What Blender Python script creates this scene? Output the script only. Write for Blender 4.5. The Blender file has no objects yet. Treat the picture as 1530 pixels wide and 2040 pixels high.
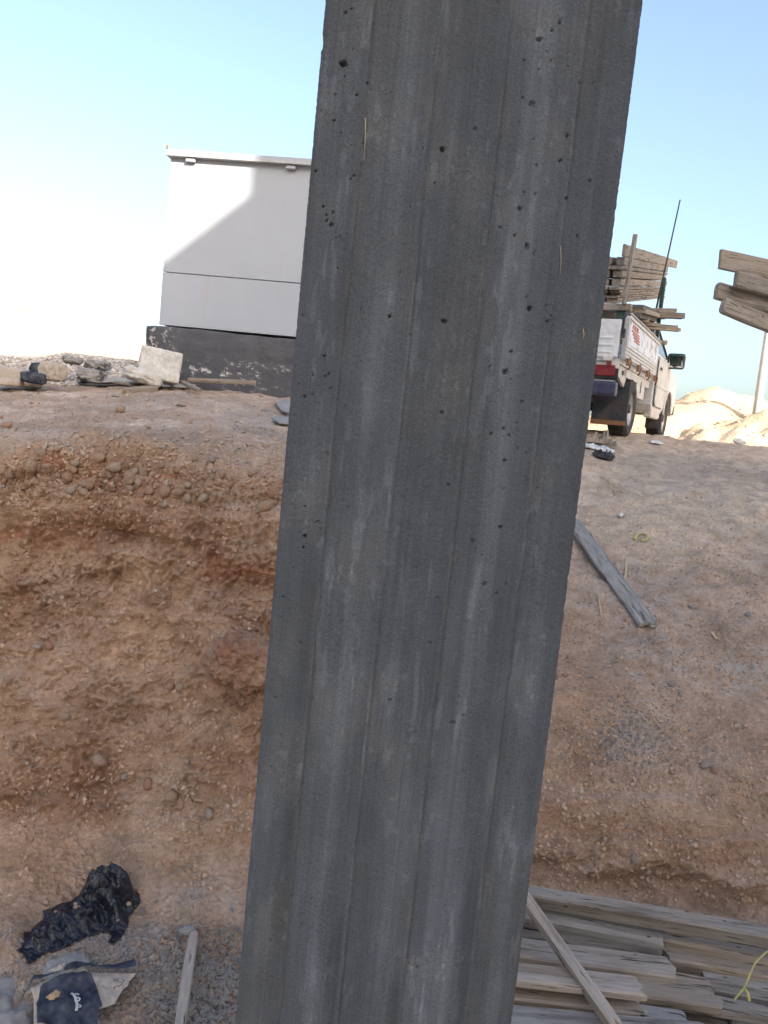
import bpy, bmesh, math, random
import numpy as np
from mathutils import Vector, Matrix
from mathutils.bvhtree import BVHTree
from mathutils.geometry import delaunay_2d_cdt

random.seed(7)
SC = bpy.context.scene
COL = SC.collection

# ---------------------------------------------------------------- camera
F_PX, CX, CY = 1532.0, 765.0, 1020.0
EYE = Vector((0.0, 0.0, 1.5))
PITCH, ROLL = math.radians(5.95), math.radians(5.85)
fw = Vector((0, math.cos(PITCH), -math.sin(PITCH)))
r0 = Vector((1, 0, 0)); u0 = r0.cross(fw)
cr, sr = math.cos(ROLL), math.sin(ROLL)
RIGHT = r0 * cr + u0 * sr
UP = u0 * cr - r0 * sr
cam_d = bpy.data.cameras.new('camera')
cam = bpy.data.objects.new('camera', cam_d); COL.objects.link(cam)
cam_d.sensor_fit = 'HORIZONTAL'; cam_d.sensor_width = 36.0
cam_d.lens = 36.0 * F_PX / 1530.0
cam_d.clip_start = 0.05; cam_d.clip_end = 3000
mw = Matrix.Identity(4)
for i, ax in enumerate((RIGHT, UP, -fw)):
    for j in range(3): mw[j][i] = ax[j]
mw.translation = EYE
cam.matrix_world = mw
SC.camera = cam

# ---------------------------------------------------------------- light
SUN_TRAVEL = Vector((-0.62, 1.0, -0.525)).normalized()      # the way the light goes
SUN_EL = math.asin(-SUN_TRAVEL.z)
SUN_AZ = math.atan2(-SUN_TRAVEL.x, -SUN_TRAVEL.y)            # clockwise from +Y
world = bpy.data.worlds.new('World'); SC.world = world; world.use_nodes = True
wn = world.node_tree; wn.nodes.clear()
wo = wn.nodes.new('ShaderNodeOutputWorld'); wb = wn.nodes.new('ShaderNodeBackground')
ws = wn.nodes.new('ShaderNodeTexSky'); ws.sky_type = 'NISHITA'; ws.sun_disc = False
ws.sun_elevation = SUN_EL; ws.sun_rotation = SUN_AZ
ws.altitude = 100; ws.air_density = 1.0; ws.dust_density = 5.0; ws.ozone_density = 1.0
wb.inputs[1].default_value = 0.15
wn.links.new(ws.outputs[0], wb.inputs[0]); wn.links.new(wb.outputs[0], wo.inputs[0])
sun_d = bpy.data.lights.new('sun', 'SUN'); sun_d.energy = 4.0; sun_d.angle = math.radians(0.33)
sun_d.color = (1.0, 0.93, 0.82)
sun = bpy.data.objects.new('sun', sun_d); COL.objects.link(sun)
sun.rotation_euler = SUN_TRAVEL.to_track_quat('-Z', 'Y').to_euler()
sun.location = (8, -8, 12)
vs = SC.view_settings
vs.view_transform = 'Standard'; vs.look = 'None'; vs.gamma = 1.0; vs.use_curve_mapping = False
vs.exposure = 1.5
SC.cycles.max_bounces = 6

# ---------------------------------------------------------------- pixel <-> world helpers (authoring only)
def ray(px, py):
    return fw + RIGHT * ((px - CX) / F_PX) - UP * ((py - CY) / F_PX)
def at(px, py, Y):
    d = ray(px, py); return EYE + d * (Y / d.y)
def at_z(px, py, z):
    d = ray(px, py); return EYE + d * ((z - EYE.z) / d.z)
nF, nR, nU = (np.array(v) for v in (fw, RIGHT, UP))
def project(P):
    D = P - np.array(EYE); dep = D @ nF; dep = np.where(dep < 1e-3, 1e-3, dep)
    return CX + F_PX * (D @ nR) / dep, CY - F_PX * (D @ nU) / dep

# ---------------------------------------------------------------- noise
_rng = np.random.RandomState(11)
_perm = np.tile(_rng.permutation(256), 3)
_g = _rng.normal(size=(256, 3)); _g /= np.linalg.norm(_g, axis=1)[:, None]
def noise(P, s=(1, 1, 1), off=0.0):
    P = P * np.array(s, dtype=float) + off
    I = np.floor(P).astype(np.int64); f = P - I; I &= 255
    w = f * f * f * (f * (f * 6 - 15) + 10)
    out = np.zeros(len(P))
    for dx in (0, 1):
        a = _perm[I[:, 0] + dx]; wx = w[:, 0] if dx else 1 - w[:, 0]
        for dy in (0, 1):
            b = _perm[a + I[:, 1] + dy]; wy = wx * (w[:, 1] if dy else 1 - w[:, 1])
            for dz in (0, 1):
                g = _g[_perm[b + I[:, 2] + dz] & 255]
                wz = wy * (w[:, 2] if dz else 1 - w[:, 2])
                out += wz * (g[:, 0] * (f[:, 0] - dx) + g[:, 1] * (f[:, 1] - dy) + g[:, 2] * (f[:, 2] - dz))
    return out * 1.5
def fbm(P, s, octv=4, gain=0.5, off=0.0):
    s = np.array(s if hasattr(s, '__len__') else (s, s, s), dtype=float)
    o = np.zeros(len(P)); a = 1.0
    for k in range(octv):
        o += a * noise(P, s * 2.03 ** k, off + 17.3 * k); a *= gain
    return o
def sstep(a, b, x):
    t = np.clip((x - a) / (b - a), 0, 1); return t * t * (3 - 2 * t)

# ---------------------------------------------------------------- materials
class Mat:
    def __init__(s, name):
        s.m = bpy.data.materials.new(name); s.m.use_nodes = True
        s.t = s.m.node_tree; s.b = s.t.nodes['Principled BSDF']
        s.b.inputs['Specular IOR Level'].default_value = 0.3
    def n(s, typ, **kw):
        k = s.t.nodes.new(typ)
        for a, v in kw.items(): setattr(k, a, v)
        return k
    def set(s, node, **kw):
        for a, v in kw.items():
            s.plug(v, node.inputs[a.replace('_', ' ')])
    def plug(s, v, inp):
        if hasattr(v, 'is_output') or isinstance(v, bpy.types.NodeSocket): s.t.links.new(v, inp)
        else: inp.default_value = v
    def coord(s, scale=(1, 1, 1), kind='Object', rnd=False):
        c = s.n('ShaderNodeTexCoord'); m = s.n('ShaderNodeMapping')
        s.t.links.new(c.outputs[kind], m.inputs[0]); m.inputs['Scale'].default_value = scale
        if rnd:
            oi = s.n('ShaderNodeObjectInfo'); mu = s.n('ShaderNodeMath', operation='MULTIPLY')
            s.plug(oi.outputs['Random'], mu.inputs[0]); mu.inputs[1].default_value = 37.0
            s.plug(mu.outputs[0], m.inputs['Location'])
        return m.outputs[0]
    def tex(s, vec, scale, detail=4, rough=0.55, dist=0.0):
        k = s.n('ShaderNodeTexNoise'); s.plug(vec, k.inputs['Vector'])
        k.inputs['Scale'].default_value = scale; k.inputs['Detail'].default_value = detail
        k.inputs['Roughness'].default_value = rough; k.inputs['Distortion'].default_value = dist
        return k.outputs['Fac']
    def ramp(s, fac, stops):
        k = s.n('ShaderNodeValToRGB'); s.plug(fac, k.inputs[0]); e = k.color_ramp.elements
        while len(e) < len(stops): e.new(0.5)
        for i, (p, c) in enumerate(stops):
            e[i].position = p; e[i].color = c if len(c) == 4 else (*c, 1)
        return k.outputs[0]
    def mix(s, fac, a, b, mode='MIX'):
        k = s.n('ShaderNodeMix', data_type='RGBA', blend_type=mode)
        s.plug(fac, k.inputs[0]); s.plug(a, k.inputs[6]); s.plug(b, k.inputs[7]); return k.outputs[2]
    def math(s, op, a, b=0.0):
        k = s.n('ShaderNodeMath', operation=op); s.plug(a, k.inputs[0]); s.plug(b, k.inputs[1]); return k.outputs[0]
    def bump(s, h, strength, dist, prev=None):
        k = s.n('ShaderNodeBump'); s.plug(h, k.inputs['Height'])
        k.inputs['Strength'].default_value = strength; k.inputs['Distance'].default_value = dist
        if prev is not None: s.plug(prev, k.inputs['Normal'])
        s.plug(k.outputs[0], s.b.inputs['Normal']); return k.outputs[0]
    def base(s, c): s.plug(c if not isinstance(c, tuple) or len(c) == 4 else (*c, 1), s.b.inputs['Base Color'])
    def rough(s, v): s.plug(v, s.b.inputs['Roughness'])

def g3(v): return (v, v, v)
def plain(name, col, rough=0.6, metal=0.0, dust=0.25, dustcol=(.33, .25, .18), scale=6, bumpd=0.0):
    k = Mat(name); v = k.coord()
    n1 = k.tex(v, scale, 6, 0.65); n2 = k.tex(v, scale * 6, 3)
    f = k.ramp(n1, [(0.42, g3(0)), (0.72, g3(1))])
    c = k.mix(k.math('MULTIPLY', f, dust), (*col, 1), (*dustcol, 1))
    c = k.mix(0.35, c, k.ramp(n2, [(0.3, g3(.55)), (0.7, g3(1.25))]), 'MULTIPLY')
    k.base(c); k.rough(rough); k.b.inputs['Metallic'].default_value = metal
    if bumpd: k.bump(n2, 0.5, bumpd)
    return k.m

def wood(name, base, dark, grey, crack=0.5):
    k = Mat(name); v = k.coord((1.2, 14, 14), rnd=True); v2 = k.coord((1, 1, 1), rnd=True); v3 = k.coord((2.2, 34, 34), rnd=True)
    g = k.tex(v, 2.2, 6, 0.6, 0.6); fine = k.tex(v3, 4, 4, 0.7); blotch = k.tex(v2, 3.5, 5, 0.6)
    c = k.mix(k.ramp(blotch, [(0.35, g3(0)), (0.65, g3(1))]), (*base, 1), (*grey, 1))
    c = k.mix(k.ramp(g, [(0.30, g3(1)), (0.5, g3(0))]), c, (*dark, 1))
    vk = k.coord((1.6, 26, 26), rnd=True); cr_ = k.math('MAXIMUM', k.ramp(k.tex(v, 3.1, 3, 0.5, 1.2), [(0.31, g3(1)), (0.36, g3(0))]), k.ramp(k.tex(vk, 3.4, 3, .6, .4), [(0.33, g3(1)), (0.37, g3(0))]))
    c = k.mix(k.math('MULTIPLY', cr_, crack), c, (.03, .025, .02, 1))
    c = k.mix(0.55, c, k.ramp(fine, [(0.25, g3(.45)), (0.75, g3(1.35))]), 'MULTIPLY')
    vo = k.n('ShaderNodeTexVoronoi', feature='F1'); k.plug(k.coord((6, 14, 14), rnd=True), vo.inputs['Vector']); vo.inputs['Scale'].default_value = 1.6
    c = k.mix(k.ramp(vo.outputs['Distance'], [(.055, g3(.85)), (.085, g3(0))]), c, (.035, .025, .02, 1))
    oi = k.n('ShaderNodeObjectInfo')
    c = k.mix(0.6, c, k.ramp(oi.outputs['Random'], [(0, (.70, .70, .70)), (0.5, (1.0, .97, .93)), (1, (1.25, 1.17, 1.06))]), 'MULTIPLY')
    k.base(c); k.rough(0.88)
    b1 = k.bump(fine, 0.6, 0.004); b2 = k.bump(g, 0.5, 0.006, b1); k.bump(cr_, -0.8, 0.006, b2)
    return k.m

MT = {}
MT['wood_grey'] = wood('weathered_grey_wood', (.30, .255, .21), (.13, .11, .09), (.33, .30, .27), .85)
MT['wood_tan'] = wood('weathered_tan_wood', (.325, .262, .205), (.145, .11, .082), (.31, .275, .24), .9)
MT['wood_pale'] = wood('pale_sawn_wood', (.44, .37, .31), (.24, .185, .14), (.40, .36, .32), .9)
MT['wood_dark'] = wood('dark_wood', (.16, .135, .11), (.07, .06, .05), (.20, .19, .18))  # darkest of the wood tones
MT['wood_blue'] = wood('bluish_grey_wood', (.27, .255, .24), (.13, .12, .11), (.34, .325, .305), .8)
MT['wood_break'] = wood('freshly_broken_wood', (.46, .33, .19), (.25, .15, .07), (.40, .30, .2))
MT['rubber'] = plain('tyre_rubber', (.035, .035, .037), .85, dust=.55, dustcol=(.2, .16, .13), scale=9, bumpd=.003)
MT['dark'] = plain('dark_plastic', (.025, .027, .03), .5, dust=.25)
MT['green'] = plain('dark_green_steel', (.02, .055, .05), .45, dust=.2)
MT['navy'] = plain('navy_bumper_paint', (.022, .032, .085), .4, dust=.3)
MT['flap'] = plain('mud_flap_rubber', (.035, .045, .06), .7, dust=.6, dustcol=(.16, .12, .1), scale=4)
MT['white'] = plain('white_truck_paint', (.72, .73, .74), .35, dust=.3, dustcol=(.50, .42, .35), scale=3)
MT['whitedusty'] = plain('dusty_white_paint', (.66, .635, .60), .5, dust=.7, dustcol=(.48, .39, .32), scale=2.5)
MT['steel'] = plain('grey_galvanised_steel', (.42, .42, .42), .45, .3, dust=.4)
MT['rust'] = plain('rusty_iron', (.26, .12, .06), .8, dust=.4)
MT['red'] = plain('red_lamp_plastic', (.22, .012, .02), .3, dust=.15)
MT['orange'] = plain('orange_reflector', (.55, .08, .03), .35, dust=.15)
MT['glass'] = plain('dark_window_glass', (.02, .025, .028), .08, dust=.06)
MT['mirror'] = plain('mirror_glass', (.75, .78, .78), .05, 1.0, dust=.05)
MT['yellow'] = plain('yellow_plastic_strap', (.46, .41, .12), .45, dust=.4)
MT['litter'] = plain('white_plastic_litter', (.72, .71, .69), .5, dust=.25)
MT['pole'] = plain('grey_white_pole_paint', (.52, .50, .47), .55, dust=.3)
MT['block'] = plain('whitish_block_stone', (.60, .58, .55), .9, dust=.55, dustcol=(.30, .28, .26), scale=7, bumpd=.012)
MT['rubble'] = plain('grey_mortar_rubble', (.27, .265, .26), .92, dust=.45, dustcol=(.38, .33, .29), scale=6, bumpd=.008)
MT['slate'] = plain('dark_grey_chip', (.22, .205, .19), .9, dust=.8, dustcol=(.33, .26, .2), scale=12, bumpd=.004)
MT['felt'] = plain('torn_roofing_felt', (.03, .03, .035), .75, dust=.3, scale=8)
MT['sheetgrey'] = plain('grey_sheet', (.36, .35, .34), .8, dust=.4, scale=8)
MT['cardbrown'] = plain('brown_cardboard', (.33, .27, .2), .85, dust=.3, scale=8)
MT['twig'] = plain('dry_straw', (.52, .42, .25), .8, dust=.2)

def mat_pebble():
    k = Mat('river_pebble'); v = k.coord(rnd=True)
    oi = k.n('ShaderNodeObjectInfo')
    c = k.ramp(oi.outputs['Random'], [(0, (.37, .21, .135)), (.35, (.43, .30, .205)), (.6, (.35, .25, .18)), (.85, (.47, .37, .28)), (1, (.32, .28, .25))])
    n = k.tex(v, 9, 6, .6)
    c = k.mix(k.ramp(n, [(.45, g3(0)), (.7, g3(.8))]), c, (.38, .22, .135, 1))
    k.base(c); k.rough(.92); k.bump(k.tex(v, 6, 5), .5, .15); return k.m
MT['pebble'] = mat_pebble()

def mat_gravel():
    k = Mat('crushed_gravel'); v = k.coord()
    c = k.ramp(k.tex(v, 26, 2, .5), [(.3, (.34, .29, .26)), (.5, (.5, .45, .41)), (.7, (.64, .60, .56))])
    k.base(c); k.rough(.9); return k.m
MT['gravel'] = mat_gravel()

def mat_soil():
    k = Mat('dusty_red_soil'); v = k.coord()
    a = k.n('ShaderNodeAttribute', attribute_name='tint').outputs['Color']
    n1 = k.tex(v, 55, 6, .7); n2 = k.tex(v, 9, 5, .6); n3 = k.tex(v, 230, 3, .6)
    c = k.mix(.75, a, k.ramp(n2, [(.3, (.72, .68, .64)), (.7, (1.24, 1.24, 1.24))]), 'MULTIPLY')
    c = k.mix(.7, c, k.ramp(n1, [(.25, (.55, .52, .5)), (.5, g3(1)), (.75, (1.3, 1.3, 1.32))]), 'MULTIPLY')
    vo = k.n('ShaderNodeTexVoronoi', feature='F1'); k.plug(v, vo.inputs['Vector']); vo.inputs['Scale'].default_value = 60
    spk = k.math('MULTIPLY', k.ramp(vo.outputs['Distance'], [(.10, g3(1)), (.2, g3(0))]),
                 k.ramp(k.n('ShaderNodeSeparateColor').outputs[0] if False else k.tex(v, 21, 2), [(.56, g3(0)), (.62, g3(.75))]))
    c = k.mix(spk, c, (.55, .5, .45, 1))
    k.base(c); k.rough(.97); k.b.inputs['Specular IOR Level'].default_value = .1
    b = k.bump(n1, .75, .02); k.bump(n3, .6, .005, b); return k.m
MT['soil'] = mat_soil()

def mat_sand():
    k = Mat('sunlit_sand'); v = k.coord()
    n = k.tex(v, .8, 7, .65)
    k.base(k.ramp(n, [(.3, (.46, .33, .205)), (.6, (.60, .46, .31)), (.8, (.66, .53, .38))])); k.rough(.95)
    k.bump(k.tex(v, 3, 7, .7), .8, .12); return k.m
MT['sand'] = mat_sand()

def mat_concrete():
    k = Mat('board_marked_concrete'); v = k.coord(); vg = k.coord((190, 190, 3.0)); vg2 = k.coord((45, 45, 1.4))
    a = k.n('ShaderNodeAttribute', attribute_name='tint').outputs['Color']
    gr = k.tex(vg, 1, 4, .6, .3); gr2 = k.tex(vg2, 1, 5, .65, .5); gn = k.tex(v, 420, 3, .6); bl = k.tex(v, 14, 6, .65)
    c = k.mix(.22, a, k.ramp(gr2, [(.28, g3(.62)), (.72, g3(1.32))]), 'MULTIPLY')
    c = k.mix(.32, c, k.ramp(gr, [(.28, g3(.6)), (.72, g3(1.35))]), 'MULTIPLY')
    c = k.mix(.35, c, k.ramp(bl, [(.3, g3(.8)), (.7, g3(1.2))]), 'MULTIPLY')
    c = k.mix(.42, c, k.ramp(gn, [(.3, g3(.45)), (.7, g3(1.5))]), 'MULTIPLY')
    vo = k.n('ShaderNodeTexVoronoi', feature='F1'); k.plug(v, vo.inputs['Vector']); vo.inputs['Scale'].default_value = 95
    vo.inputs['Randomness'].default_value = 1.0
    sel = k.ramp(k.tex(v, 17, 3), [(.5, g3(0)), (.6, g3(1))])
    hole = k.math('MULTIPLY', k.ramp(vo.outputs['Distance'], [(.10, g3(1)), (.17, g3(0))]), sel)
    k.base(c); k.rough(.86); k.b.inputs['Specular IOR Level'].default_value = .25
    g2_ = k.tex(v, 150, 5, .7); b = k.bump(gr, .25, .0012); b = k.bump(gn, .7, .0018, b); b = k.bump(g2_, .6, .0035, b); k.bump(hole, -1.0, .012, b)
    return k.m
MT['concrete'] = mat_concrete()

def mat_cabin():
    k = Mat('white_cabin_paint'); v = k.coord(); vs_ = k.coord((9, 9, .5))
    st = k.tex(vs_, 1.2, 5, .6); n = k.tex(v, 2.2, 5, .6)
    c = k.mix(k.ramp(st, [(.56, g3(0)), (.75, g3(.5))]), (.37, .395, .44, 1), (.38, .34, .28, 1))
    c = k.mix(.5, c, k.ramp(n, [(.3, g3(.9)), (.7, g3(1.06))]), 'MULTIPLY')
    k.base(c); k.rough(.42); k.bump(n, .1, .01); return k.m
MT['cabin'] = mat_cabin()

def mat_plinth():
    k = Mat('worn_black_bitumen_paint'); v = k.coord(); v2 = k.coord((1, 1, 2.2))
    n = k.tex(v2, 4.5, 8, .7, .4); n2 = k.tex(v, 24, 6, .7)
    sep = k.n('ShaderNodeSeparateXYZ'); k.plug(k.coord(), sep.inputs[0])
    zc = k.ramp(k.math('ABSOLUTE', k.math('SUBTRACT', sep.outputs[2], .27)), [(.03, g3(1)), (.16, g3(0))])
    m = k.math('MULTIPLY', k.ramp(k.math('ADD', k.math('MULTIPLY', n, .6), k.math('MULTIPLY', n2, .4)), [(.55, g3(0)), (.58, g3(.9))]), zc)
    corner = k.ramp(sep.outputs[0], [(.12, g3(1)), (.34, g3(0))])
    m2 = k.math('MULTIPLY', k.ramp(n2, [(.54, g3(0)), (.58, g3(1))]), corner)
    c = k.ramp(n, [(.3, (.055, .056, .065)), (.7, (.105, .105, .115))])
    c = k.mix(k.math('MAXIMUM', m, k.math('MULTIPLY', m2, .8)), c, (.52, .50, .48, 1))
    k.base(c); k.rough(.7); k.bump(n2, .5, .012); return k.m
MT['plinth'] = mat_plinth()

def mat_bag():
    k = Mat('crumpled_black_plastic'); v = k.coord()
    n = k.tex(v, 8, 6, .6, .8)
    k.base(k.mix(k.ramp(n, [(.5, g3(0)), (.75, g3(.6))]), (.010, .012, .020, 1), (.035, .04, .06, 1)))
    k.rough(k.ramp(n, [(.3, g3(.22)), (.7, g3(.5))])); k.b.inputs['Specular IOR Level'].default_value = .5
    vo = k.n('ShaderNodeTexVoronoi', feature='DISTANCE_TO_EDGE'); k.plug(k.coord((1, 1.6, 1)), vo.inputs['Vector']); vo.inputs['Scale'].default_value = 26
    b = k.bump(n, .8, .02); k.bump(vo.outputs[0], .5, .02, b); return k.m
MT['bag'] = mat_bag()
MT['kraft'] = plain('kraft_paper', (.44, .37, .30), .85, dust=.35, dustcol=(.34, .31, .29), scale=9, bumpd=.003)
MT['bluepaper'] = plain('dusty_navy_print', (.022, .028, .048), .7, dust=.75, dustcol=(.15, .155, .165), scale=14, bumpd=.002)
MT['ink'] = plain('black_ink', (.03, .03, .035), .7, dust=.1)
MT['whiteink'] = plain('white_print', (.55, .55, .55), .7, dust=.2)

def mat_decal():
    k = Mat('printed_side_panel'); v = k.coord()
    n = k.tex(k.coord((2.2, 1, 3.5)), 1.7, 4, .5, .6); n2 = k.tex(v, 5, 5, .6)
    c = k.ramp(n, [(.36, (.38, .28, .24)), (.42, (.68, .70, .74)), (.58, (.78, .80, .84)), (.64, (.42, .30, .27)), (.72, (.6, .6, .62))])
    c = k.mix(.5, c, k.ramp(n2, [(.3, g3(.75)), (.7, g3(1.1))]), 'MULTIPLY')
    k.base(c); k.rough(.5); return k.m
MT['decal'] = mat_decal()
MT['redprint'] = plain('faded_red_print', (.48, .09, .07), .55, dust=.5, dustcol=(.6, .5, .46), scale=14)
MT['render'] = plain('grey_render', (.34, .33, .32), .9, dust=.3, scale=1)

# ---------------------------------------------------------------- object helpers
def link(name, me, mat=None, parent=None, mtx=None):
    o = bpy.data.objects.new(name, me); COL.objects.link(o)
    if mat is not None and len(me.materials) == 0: me.materials.append(MT[mat] if isinstance(mat, str) else mat)
    if parent is not None: o.parent = parent
    if mtx is not None: o.matrix_local = mtx
    return o
def tag(o, label, cat, group=None):
    o['label'] = label; o['category'] = cat
    if group: o['group'] = group
    return o
def struct(o): o['kind'] = 'structure'; return o
def stuff(o, label=None, cat=None):
    o['kind'] = 'stuff'
    if label: o['label'] = label
    if cat: o['category'] = cat
    return o
def empty(name, mtx):
    o = bpy.data.objects.new(name, None); COL.objects.link(o); o.matrix_world = mtx; o.empty_display_size = .1; return o
def pydata(name, V, Fc, smooth=False):
    me = bpy.data.meshes.new(name); me.from_pydata([tuple(v) for v in V], [], Fc); me.update()
    if smooth: me.polygons.foreach_set('use_smooth', [True] * len(me.polygons))
    return me
def grid_mesh(name, P, nr, nc, smooth=True, wrap=False):
    """P (nr*nc,3): a grid sheet as one mesh"""
    i = np.arange(nr - 1)[:, None] * nc; j = np.arange(nc if wrap else nc - 1)[None, :]
    j2 = (j + 1) % nc
    q = np.stack([i + j, i + j2, i + nc + j2, i + nc + j], -1).reshape(-1, 4)
    me = bpy.data.meshes.new(name)
    me.vertices.add(len(P)); me.vertices.foreach_set('co', P.astype(np.float32).ravel())
    me.loops.add(q.size); me.loops.foreach_set('vertex_index', q.ravel().astype(np.int32))
    me.polygons.add(len(q)); me.polygons.foreach_set('loop_start', (np.arange(len(q)) * 4).astype(np.int32))
    me.polygons.foreach_set('loop_total', np.full(len(q), 4, np.int32))
    me.polygons.foreach_set('use_smooth', np.full(len(q), smooth))
    me.update(calc_edges=True); me.validate()
    return me, q
def tint(me, C):
    a = me.color_attributes.new('tint', 'FLOAT_COLOR', 'POINT')
    a.data.foreach_set('color', np.concatenate([C, np.ones((len(C), 1))], 1).astype(np.float32).ravel())
def box_bm(bm, c, s, bev=0.0, mtx=None):
    r = bmesh.ops.create_cube(bm, size=1.0); vs_ = r['verts']
    for v in vs_: v.co = Vector((v.co.x * s[0] + c[0], v.co.y * s[1] + c[1], v.co.z * s[2] + c[2]))
    if bev > 0:
        es = list({e for v in vs_ for e in v.link_edges})
        r2 = bmesh.ops.bevel(bm, geom=es, offset=bev, segments=2, affect='EDGES', profile=.6)
        vs_ = list({v for f in r2['faces'] for v in f.verts} | {v for v in vs_ if v.is_valid})
    if mtx is not None:
        for v in vs_: v.co = mtx @ v.co
def box(name, c, s, mat, parent=None, bev=0.0, mtx=None):
    bm = bmesh.new(); box_bm(bm, (0, 0, 0), s, bev); me = bpy.data.meshes.new(name); bm.to_mesh(me); bm.free()
    m = Matrix.Translation(c) if mtx is None else mtx
    return link(name, me, mat, parent, m)
def prism(name, poly, y0, y1, mat, parent=None, inset=None, bev=0.0):
    """polygon in (x,z), extruded along y; inset(z) narrows it"""
    n = len(poly); V = []; ins = inset or (lambda z: 0)
    for (x, z) in poly: V.append((x, y0 + ins(z), z))
    for (x, z) in poly: V.append((x, y1 - ins(z), z))
    Fc = [list(range(n)), list(range(2 * n - 1, n - 1, -1))] + [[i, i + n, (i + 1) % n + n, (i + 1) % n] for i in range(n)]
    me = pydata(name, V, Fc); bm = bmesh.new(); bm.from_mesh(me); bmesh.ops.recalc_face_normals(bm, faces=bm.faces)
    if bev > 0:
        bmesh.ops.bevel(bm, geom=[e for e in bm.edges if e.calc_face_angle(0) > .5], offset=bev, segments=2, affect='EDGES')
    bm.to_mesh(me); bm.free(); return link(name, me, mat, parent)
def tube(name, pts, rad, mat, parent=None, seg=8, flat=1.0):
    pts = [Vector(p) for p in pts]; V = []; Fc = []
    for i, p in enumerate(pts):
        t = (pts[min(i + 1, len(pts) - 1)] - pts[max(i - 1, 0)]).normalized()
        a = t.cross(Vector((0, 0, 1)));  a = a if a.length > .05 else t.cross(Vector((0, 1, 0)))
        a.normalize(); b = a.cross(t)
        r = rad[i] if hasattr(rad, '__len__') else rad
        for k in range(seg):
            an = 2 * math.pi * k / seg; V.append(p + a * (r * math.cos(an)) + b * (r * flat * math.sin(an)))
    for i in range(len(pts) - 1):
        for k in range(seg):
            Fc.append((i * seg + k, i * seg + (k + 1) % seg, (i + 1) * seg + (k + 1) % seg, (i + 1) * seg + k))
    Fc.append(tuple(range(seg - 1, -1, -1))); Fc.append(tuple(range((len(pts) - 1) * seg, len(pts) * seg)))
    return link(name, pydata(name, V, Fc, True), mat, parent)
def lathe_y(name, prof, mat, parent=None, seg=36, c=(0, 0, 0)):
    """profile (radius, y) turned round the y axis through c"""
    V = []; Fc = []; n = len(prof)
    for i in range(seg):
        a = 2 * math.pi * i / seg
        for r, y in prof: V.append((c[0] + r * math.cos(a), c[1] + y, c[2] + r * math.sin(a)))
    for i in range(seg):
        j = (i + 1) % seg
        for k in range(n - 1): Fc.append((i * n + k, i * n + k + 1, j * n + k + 1, j * n + k))
    me = pydata(name, V, Fc, True); bm = bmesh.new(); bm.from_mesh(me); bmesh.ops.remove_doubles(bm, verts=bm.verts, dist=1e-5)
    bmesh.ops.recalc_face_normals(bm, faces=bm.faces); bm.to_mesh(me); bm.free()
    return link(name, me, mat, parent)
def frame(o, x, z):
    x = Vector(x).normalized(); z = Vector(z); z = (z - x * z.dot(x)).normalized(); y = z.cross(x)
    m = Matrix.Identity(4)
    for i, a in enumerate((x, y, z)):
        for j in range(3): m[j][i] = a[j]
    m.translation = o; return m
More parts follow.
